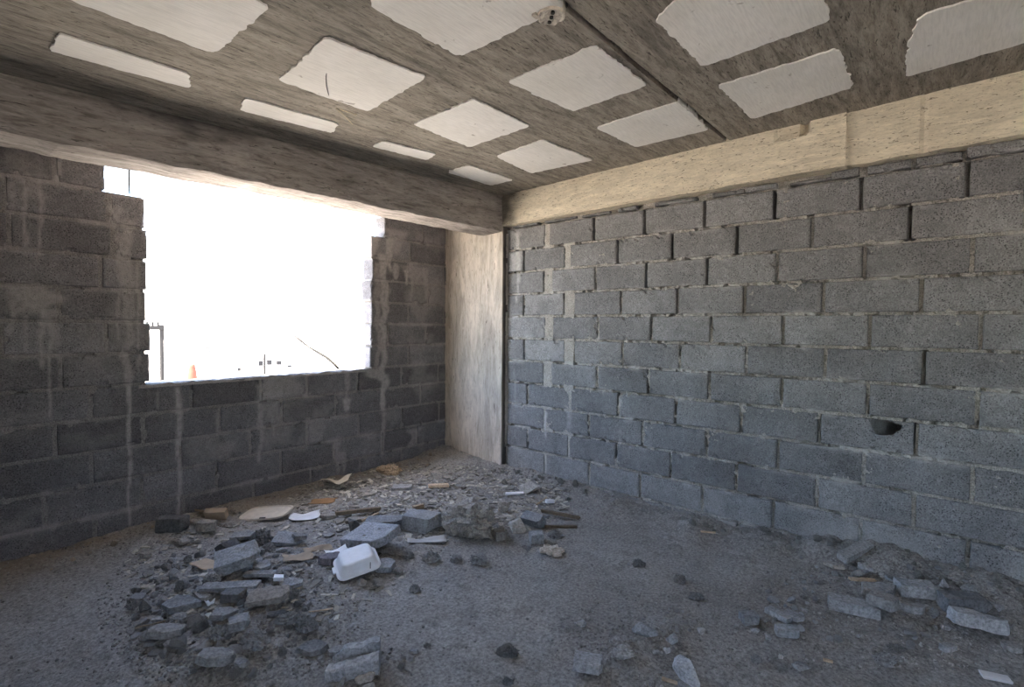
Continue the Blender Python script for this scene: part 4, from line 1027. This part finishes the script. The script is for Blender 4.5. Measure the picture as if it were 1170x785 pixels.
put(FR, 'long block with a dark top and pale end in the %s' % W_, 'block fragment', 1104, 697, 50, 'block', .4, .36, -8, (0, 0), .6, tint=BL)
put(CH, 'broad pale slab leaning in front of the dark-topped block', 'concrete', 1113, 717, 58, 'slab', .5, .24, -22, (-8, 6), 1.35, tint=BL)
put(CH, 'pale upright piece standing between two blocks of the heap', 'concrete', 1076, 677, 19, 'rock', .6, 1.2, 0, (0, 10), 1.15)
put(ST, 'pale pebble in front of the broad pale slab', 'stone', 1081, 721, 13, 'rock', .8, .7, 0, (0, 0), 1.2)
put(ST, 'rounded stone behind the broad pale slab near the frame edge', 'stone', 1139, 698, 18, 'rock', .8, .6, 0, (0, 0), 1.0)
put(CH, 'flat pale stone lying in front of the heap, edge on', 'concrete', 1083, 743, 25, 'slab', .5, .25, 8, (0, 0), 1.1, tint=BL)
put(CH, 'flat stone at the frame edge in front of the broad pale slab', 'concrete', 1157, 743, 22, 'slab', .6, .3, -20, (0, 0), 1.0)
put('mortar_clod', 'crumbly clod alone in front of the %s' % W_, 'clod', 1010, 757, 24, 'lump', .7, .45, 0, (0, 0), .85)
put('mortar_clod', 'dark crumbly clod behind the lone crumbly clod', 'clod', 1024, 743, 22, 'lump', .6, .35, 0, (0, 0), .55)

# ------------------------------------------------------------------ small loose pieces, each its own object
def lib(kind, n, w, d, h, s0):
    out = []
    for k in range(n):
        bm = shape(kind, w, d, h, s0+k); bmesh.ops.recalc_face_normals(bm, faces=bm.faces)
        if kind == 'lump': bmesh.ops.dissolve_limit(bm, angle_limit=.22, verts=bm.verts, edges=bm.edges); bmesh.ops.triangulate(bm, faces=bm.faces)
        me = bpy.data.meshes.new(kind); bm.to_mesh(me); bm.free(); me.materials.append(MT['rubble']); out.append(me)
    return out
LB = {'lump': lib('lump', 8, 1, .85, .7, 500), 'rock': lib('rock', 8, 1, .8, .65, 520), 'slab': lib('slab', 8, 1, .7, .2, 540), 'shard': lib('shard', 4, 1, .4, .25, 560)}
R = random.Random(21)
def small(name, label, cat, group, kinds, n, where, smin, smax, tone, tint, gap=.55):
    done = 0; tries = 0
    while done < n and tries < n*12:
        tries += 1
        x, y = where()
        if not (-3.6 < x < -.04 and -4.4 < y < -.04): continue
        px, py = project((x, y, FZ+.03))
        if not (-10 < px < 1180 and py < 790): continue
        s = smin+(smax-smin)*R.random()**2
        k = R.choice(kinds); me = R.choice(LB[k])
        o = bpy.data.objects.new(name, me)
        o.scale = (s, s, s*R.uniform(.8, 1.2)); o.rotation_euler = (R.uniform(-.25, .25), R.uniform(-.25, .25), R.uniform(0, 2*PI))
        V = np.array([v.co[:] for v in o.data.vertices]); W = (V*s)@np.array(o.rotation_euler.to_matrix()).T
        o.location = (x, y, hs(x, y)-W[:, 2].min()-.12*s)
        Wd = (V*np.array(o.scale[:]))@np.array(o.rotation_euler.to_matrix()).T+np.array(o.location[:]); FF = [tuple(p.vertices) for p in me.polygons]
        if clash(Wd, FF): bpy.data.objects.remove(o); continue
        claim(Wd, FF); COL.objects.link(o)
        t = tone*R.uniform(.72, 1.28); o.color = (t*tint[0], t*tint[1], t*tint[2], 1)
        tag(o, label, cat, group); PLACED.append((x, y, s*.4)); done += 1
def around(px, py, rx, ry):
    def f():
        a, q = R.uniform(0, 2*PI), math.sqrt(R.random()); p = ground(px+rx*q*math.cos(a), py+ry*q*math.sin(a)); return p[0], p[1]
    return f
small('rubble_piece', 'small grey concrete piece in the rubble heap between window wall and container', 'rubble', 'small pieces of the window-side heap', ['lump', 'rock', 'rock', 'slab', 'slab'], 260, around(258, 698, 112, 76), .018, .095, .80, (1, 1, 1), .3)
small('plaster_flake', 'small flat tan flake among the chips in the corner heap', 'flake', 'flakes of the corner heap', ['slab', 'slab', 'shard'], 110, around(490, 578, 135, 42), .028, .10, .95, (1.08, 1, .9), .3)
small('mortar_crumb', 'small mortar crumb along the foot of the bluish block wall', 'crumb', 'crumbs along the block wall', ['lump', 'lump', 'rock'], 100, lambda: (-abs(R.gauss(.06, .10))-.03, R.uniform(-4.3, -.9)), .018, .060, .72, (1, 1, .95), .4)
small('plaster_crumb', 'small tan crumb along the foot of the dark window wall', 'crumb', 'crumbs along the window wall', ['lump', 'rock', 'slab'], 52, lambda: (R.uniform(-3.3, -.1), -abs(R.gauss(.08, .14))-.03), .014, .05, .95, (1.15, 1, .82), .4)
small('concrete_crumb', 'small pale stone crumb in the heap at the foot of the block wall', 'crumb', 'crumbs of the block-wall heap', ['rock', 'lump', 'slab'], 80, around(1020, 688, 150, 54), .016, .07, 1.05, (.97, 1, 1.03), .35)
small('pebble', 'small stray pebble on the open dusty floor', 'pebble', 'pebbles on the open floor', ['rock', 'lump'], 56, around(640, 690, 420, 95), .008, .020, 1.0, (1, 1, 1), .6)
small('pebble', 'small pebble in the gravel patch beside the pale rounded chunk', 'pebble', 'pebbles of the gravel patch', ['rock', 'lump'], 26, around(765, 714, 32, 18), .012, .026, .95, (1, 1, 1), .3)
small('pebble', 'small pebble in the cluster beside the grooved block fragment', 'pebble', 'pebbles by the grooved fragment', ['lump', 'rock'], 20, around(450, 762, 26, 20), .012, .026, .8, (1, 1, 1), .3)

def scatter(name, label, n, where, smin, smax, mat, tone_lo, tone_hi, flat=1.0, long_=1.0):
    """uncountable fines: one object"""
    ico = bmesh.new(); bmesh.ops.create_icosphere(ico, subdivisions=1, radius=.5); B = np.array([v.co[:] for v in ico.verts]); FI = [tuple(v.index for v in f.verts) for f in ico.faces]; ico.free()
    box = np.array([(x, y, z) for x in (-.5, .5) for y in (-.5, .5) for z in (-.5, .5)]); FB = [(0, 1, 3, 2), (4, 6, 7, 5), (0, 4, 5, 1), (2, 3, 7, 6), (0, 2, 6, 4), (1, 5, 7, 3)]
    mb = MB(); c = 0; t = 0
    while c < n and t < n*5:
        t += 1; x, y = where()
        if not (-3.7 < x < -.035 and -4.5 < y < -.035): continue
        px, py = project((x, y, FZ+.03))
        if not (-30 < px < 1200 and py < 800): continue
        s = smin+(smax-smin)*R.random()**2.2; a = R.uniform(0, 2*PI)
        if long_ > 1: V = box*np.array([long_*R.uniform(.4, 1.2), R.uniform(.3, 1), flat]); FF = FB
        else: V = B*np.array([1, R.uniform(.6, 1), R.uniform(.5, .9)])+np.array([[R.uniform(-.13, .13) for _ in range(3)] for _ in range(12)]); FF = FI
        e = Euler((R.uniform(-.3, .3), R.uniform(-.3, .3), a)).to_matrix()
        V = (V*s)@np.array(e).T+np.array([x, y, hs(x, y)+s*.15*(flat if long_ > 1 else 1)])
        if clash(V, FF): continue
        mb.add(V, FF, tone=R.uniform(tone_lo, tone_hi)); c += 1
    claim(np.concatenate(mb.v), mb.f); o = mb.build(name, mat, recalc=True); tag(o, label, name, kind='stuff'); return o
def mat_fines(name, base):
    t = NT(name); v = t.coord(); a = t.attr('tone')
    c = t.mix(1.0, base, t.ramp(a, [(0, t.g(.35)), (1, t.g(1.9))]), 'MULTIPLY')
    c = t.mix(1.0, c, t.ramp(t.noise(v, 120, 3), [(.3, t.g(.8)), (.7, t.g(1.2))]), 'MULTIPLY')
    return t.done(c)
MT['fines'] = mat_fines('mortar_fines', (.225, .217, .205)); MT['chips'] = mat_fines('pale_chips', (.27, .25, .215))
def heaps():
    q = R.random()
    if q < .26: return around(260, 700, 150, 95)()
    if q < .40: return around(500, 590, 180, 70)()
    if q < .56: return (-abs(R.gauss(.0, .22))-.01, R.uniform(-4.4, -.9))
    if q < .66: return (R.uniform(-3.4, -.1), -abs(R.gauss(0, .22))-.01)
    if q < .80: return around(1030, 695, 190, 75)()
    if q < .86: return around(740, 735, 110, 55)()
    p = ground(R.uniform(-10, 1180), R.uniform(560, 790)); return p[0], p[1]
scatter('splinters', 'thin grey-brown chips and splinters strewn over the corner heap', 3200, lambda: around(490, 574, 160, 44)() if R.random() < .82 else around(300, 655, 160, 60)(), .012, .042, MT['chips'], .0, 1.0, .14, 1.9)
scatter('gravel', 'fine grey mortar crumbs and grit strewn over the floor and its heaps', 11000, heaps, .003, .017, MT['fines'], .2, .8)

# ------------------------------------------------------------------ things on the ceiling and at the opening
def junction_box():
    P = pc(630, 14); z = ceil_z(P[0], P[1]); r = 15.5*depth_at(P)/F_PX
    root = bpy.data.objects.new('junction_box', None); COL.objects.link(root); root.location = (P[0], P[1], z)
    bm = bmesh.new(); n = 40; N = 9; rings = []
    for i in range(N+1):
        q = i/N
        rings.append([bm.verts.new((r*q*math.cos(2*PI*k/n)*(1+.05*float(vnoise(k*.6, 0))), r*q*math.sin(2*PI*k/n)*(1+.05*float(vnoise(k*.6, 0))),
                      -.016+.007*float(fbm(r*q*math.cos(2*PI*k/n)*55, r*q*math.sin(2*PI*k/n)*55, 0, 6))-(.004 if q > .85 else 0))) for k in range(n)])
    rings.append([bm.verts.new((v.co.x*1.02, v.co.y*1.02, .03)) for v in rings[-1]])
    for a, b in zip(rings[:-1], rings[1:]):
        for k in range(n): bm.faces.new((a[k], a[(k+1) % n], b[(k+1) % n], b[k]))
    bmesh.ops.remove_doubles(bm, verts=bm.verts, dist=1e-5)
    bm_obj('cover', bm, mat_plain('grubby_plastic', (.55, .50, .42), .25, 60, .6, .4), root)
    hx = Vector((_r[0], _r[1], 0)).normalized(); hy = Vector((_f[0], _f[1], 0)).normalized()
    for (a, b) in ((.06, .62), (.0, .0), (-.10, -.66)):
        bm = bmesh.new(); bmesh.ops.create_cone(bm, segments=12, radius1=r*.15, radius2=r*.14, depth=.008, cap_ends=True)
        c = hx*a*r-hy*b*r*.9
        for v in bm.verts: v.co += Vector((c.x, c.y, -.0185))
        tag(bm_obj('screw_hole', bm, MT['wire'], root), 'dark screw hole')
    bm = bmesh.new(); bmesh.ops.create_cube(bm, size=1)
    for v in bm.verts: v.co = Vector((v.co.x*r*.55, v.co.y*r*.35, v.co.z*.02-.008))-hx*r*1.15
    bm_obj('conduit_stub', bm, bpy.data.materials['grubby_plastic'], root)
    tag(root, 'round grubby electrical box set into the ceiling beside a foam block', 'electrical box')
junction_box()
def wisp(name, label, cat, pts, rad, mat, tone=1.0):
    o = bm_obj(name, tube(pts, rad), MT[mat], smooth=True); o.color = (tone, tone, tone, 1); tag(o, label, cat); return o
def cpt(px, py, dz): p = pc(px, py); d = (p-CAM); return p-d/np.linalg.norm(d)*dz
wisp('straw', 'dark curved straw hanging from the ceiling foam block', 'straw', [cpt(374, 76, .004), cpt(372.5, 88, .02), cpt(373, 99, .03), cpt(376, 110, .012)], .0022, 'wire')
wisp('straw', 'longer pale straw caught on the ceiling near the beam', 'straw', [cpt(384, 124, .004), cpt(392, 131, .02), cpt(403, 142, .03)], .002, 'straw', 3.2)
wisp('straw', 'shorter pale straw caught on the ceiling near the beam', 'straw', [cpt(388, 125, .004), cpt(397, 128, .015), cpt(408, 131, .02)], .0018, 'straw', 3.2)
def ypt(px, py, y): return on_plane(px, py, (0, 1, 0), y)
wisp('wire', 'thin dark wire curving up from the window sill', 'wire', [ypt(388, 423, .10), ypt(382, 416, .14), ypt(374, 409, .2), ypt(364, 403, .28), ypt(352, 396, .36), ypt(342, 388, .45), ypt(336, 383, .5)], [.013, .014, .015, .014, .009, .012, .008], 'pole')
wisp('hanging_wire', 'thin wire hanging from the beam at the top corner of the opening', 'wire', [ypt(147.5, 188, -.45), ypt(147.5, 205, -.45), ypt(148, 222, -.45)], .0045, 'wire')

# ------------------------------------------------------------------ the town beyond the opening
GZ = -3.4
def far(px, dist):
    d = ray(px, 380); d = d/np.linalg.norm(d[:2]); return CAM[0]+d[0]*dist, CAM[1]+d[1]*dist, math.atan2(d[1], d[0])-PI/2
def zat(py, px, dist):
    d = ray(px, py); return CAM[2]+d[2]/np.linalg.norm(d[:2])*dist
def pole(px, dist, top, label, arm=True, r=.07, mat='pole'):
    x, y, a = far(px, dist); root = bpy.data.objects.new('utility_pole', None); COL.objects.link(root); root.location = (x, y, GZ); root.rotation_euler = (0, 0, a)
    h = zat(top, px, dist)-GZ
    bm_obj('post', tube([(0, 0, 0), (0, 0, h*.5), (0, 0, h)], [r, r*.9, r*.75], 10), MT[mat], root)
    if arm:
        b = MB(); b.box((-.30, -.05, h-.12), (.06, .05, h-.02))
        for k in (-.26, -.16, -.06): b.box((k-.02, -.02, h-.02), (k+.02, .02, h+.06))
        b.box((-.02, -.02, h-.35), (.05, .02, h-.1)); b.build('crossarm', MT[mat], root)
    tag(root, label, 'pole')
pole(184.5, 14, 371, 'dark utility pole with crossarm outside near the window edge', r=.055)
pole(302, 22, 404, 'thin bare post outside beyond the middle of the sill', False, .06)
def house(px, dist, wpx, top, label, wins, tone=1.0):
    x, y, a = far(px, dist); root = bpy.data.objects.new('house', None); COL.objects.link(root); root.location = (x, y, GZ); root.rotation_euler = (0, 0, a)
    W = wpx*dist/F_PX*1.0; h = zat(top, px, dist)-GZ
    b = MB(); b.box((-W/2, 0, 0), (W/2, W*.8+2, h)); o = b.build('wall', MT['town'], root); o.color = (tone, tone*.98, tone*.95, 1)
    b = MB(); b.box((-W/2-.12, -.12, h), (W/2+.12, .1, h+.25)); b.box((-W/2-.12, W*.8+1.9, h), (W/2+.12, W*.8+2.1, h+.25)); b.box((-W/2-.12, .1, h), (-W/2+.1, W*.8+1.9, h+.25)); b.box((W/2-.1, .1, h), (W/2+.12, W*.8+1.9, h+.25))
    o = b.build('parapet', MT['town'], root); o.color = (tone, tone, tone, 1)
    for (u, v0, v1, ww) in wins:
        xx = (u-px)*dist/F_PX; z1, z0 = zat(v0, u, dist)-GZ, zat(v1, u, dist)-GZ; hw = ww*dist/F_PX/2
        f = MB(); f.box((xx-hw-.06, -.05, z0-.06), (xx+hw+.06, .02, z1+.06)); f = f.build('window', MT['town'], root); f.color = (1, 1, 1, 1)
        g = MB(); g.box((xx-hw, -.07, z0), (xx+hw, -.04, z1)); g.build('pane', MT['dark_glass'], f)
    tag(root, label, 'house')
house(238, 42, 26, 383, 'tall narrow whitewashed house outside with stacked windows', [(236, 386, 388, 5), (238, 396, 398, 5), (239, 400, 402, 6), (237, 405, 407, 4)])
house(310, 34, 44, 409, 'low whitewashed house outside with a row of dark windows', [(300, 412, 418, 4), (308, 411, 417, 5), (317, 412, 417, 5), (327, 417, 420, 4)])
house(366, 48, 22, 375, 'whitewashed house outside behind the curved wire', [(366, 378, 379.5, 5), (365, 382, 383.5, 3)])
house(278, 30, 14, 416, 'small whitewashed shed outside between two larger houses', [(274, 420, 424, 3)])
x, y, a = far(219, 22); bm = bmesh.new(); zz = zat(431, 219, 22)-GZ
zt2 = zat(419, 219, 22)-GZ
rr = 4.4*22/F_PX; prof = [(rr*.85, 0), (rr, zt2*.15), (rr, zt2*.86), (rr*.8, zt2*.95), (rr*.6, zt2), (rr*.6, zt2*1.03)]
rings = [[bm.verts.new((q*math.cos(2*PI*k/20), q*math.sin(2*PI*k/20), z)) for k in range(20)] for q, z in prof]
for A_, B_ in zip(rings[:-1], rings[1:]):
    for k in range(20): bm.faces.new((A_[k], A_[(k+1) % 20], B_[(k+1) % 20], B_[k]))
bm.faces.new(rings[0][::-1]); bm.faces.new(rings[-1])
o = bm_obj('water_tank', bm, MT['terracotta'], smooth=True); o.location = (x, y, GZ); tag(o, 'reddish tank standing outside below the window horizon', 'tank')
SKY_K, SUN_K, EXPO = .26, 8, 3.55
# ------------------------------------------------------------------ outside and light
w = bpy.data.worlds.new('world'); SC.world = w; w.use_nodes = True
nt = w.node_tree; nt.nodes.clear()
sky = nt.nodes.new('ShaderNodeTexSky'); sky.sky_type = 'NISHITA'; sky.sun_disc = False
sky.sun_elevation = math.radians(62); sky.sun_rotation = math.radians(-95); sky.air_density = 1.0; sky.dust_density = 1.8; sky.ozone_density = 1.0
bg = nt.nodes.new('ShaderNodeBackground'); bg.inputs[1].default_value = SKY_K
wo = nt.nodes.new('ShaderNodeOutputWorld'); nt.links.new(sky.outputs[0], bg.inputs[0]); nt.links.new(bg.outputs[0], wo.inputs[0])
sd = bpy.data.lights.new('sun', 'SUN'); sd.energy = SUN_K; sd.color = (1, .94, .85); sd.angle = math.radians(.5)
so = bpy.data.objects.new('sun', sd); COL.objects.link(so)
dirv = Vector((.42, -.075, -.90)).normalized(); so.rotation_euler = dirv.to_track_quat('-Z', 'Y').to_euler()
mb = MB(); mb.box((-2500, -2500, -3.7), (2500, 2500, -3.4))
tag(mb.build('ground', MT['ground']), 'sunlit dry ground below the building', kind='structure')
SC.view_settings.view_transform = 'Standard'; SC.view_settings.look = 'None'; SC.view_settings.gamma = 1.0
SC.view_settings.use_curve_mapping = False; SC.view_settings.exposure = EXPO
SC.cycles.max_bounces = 12; SC.cycles.diffuse_bounces = 8; SC.cycles.sample_clamp_indirect = 12
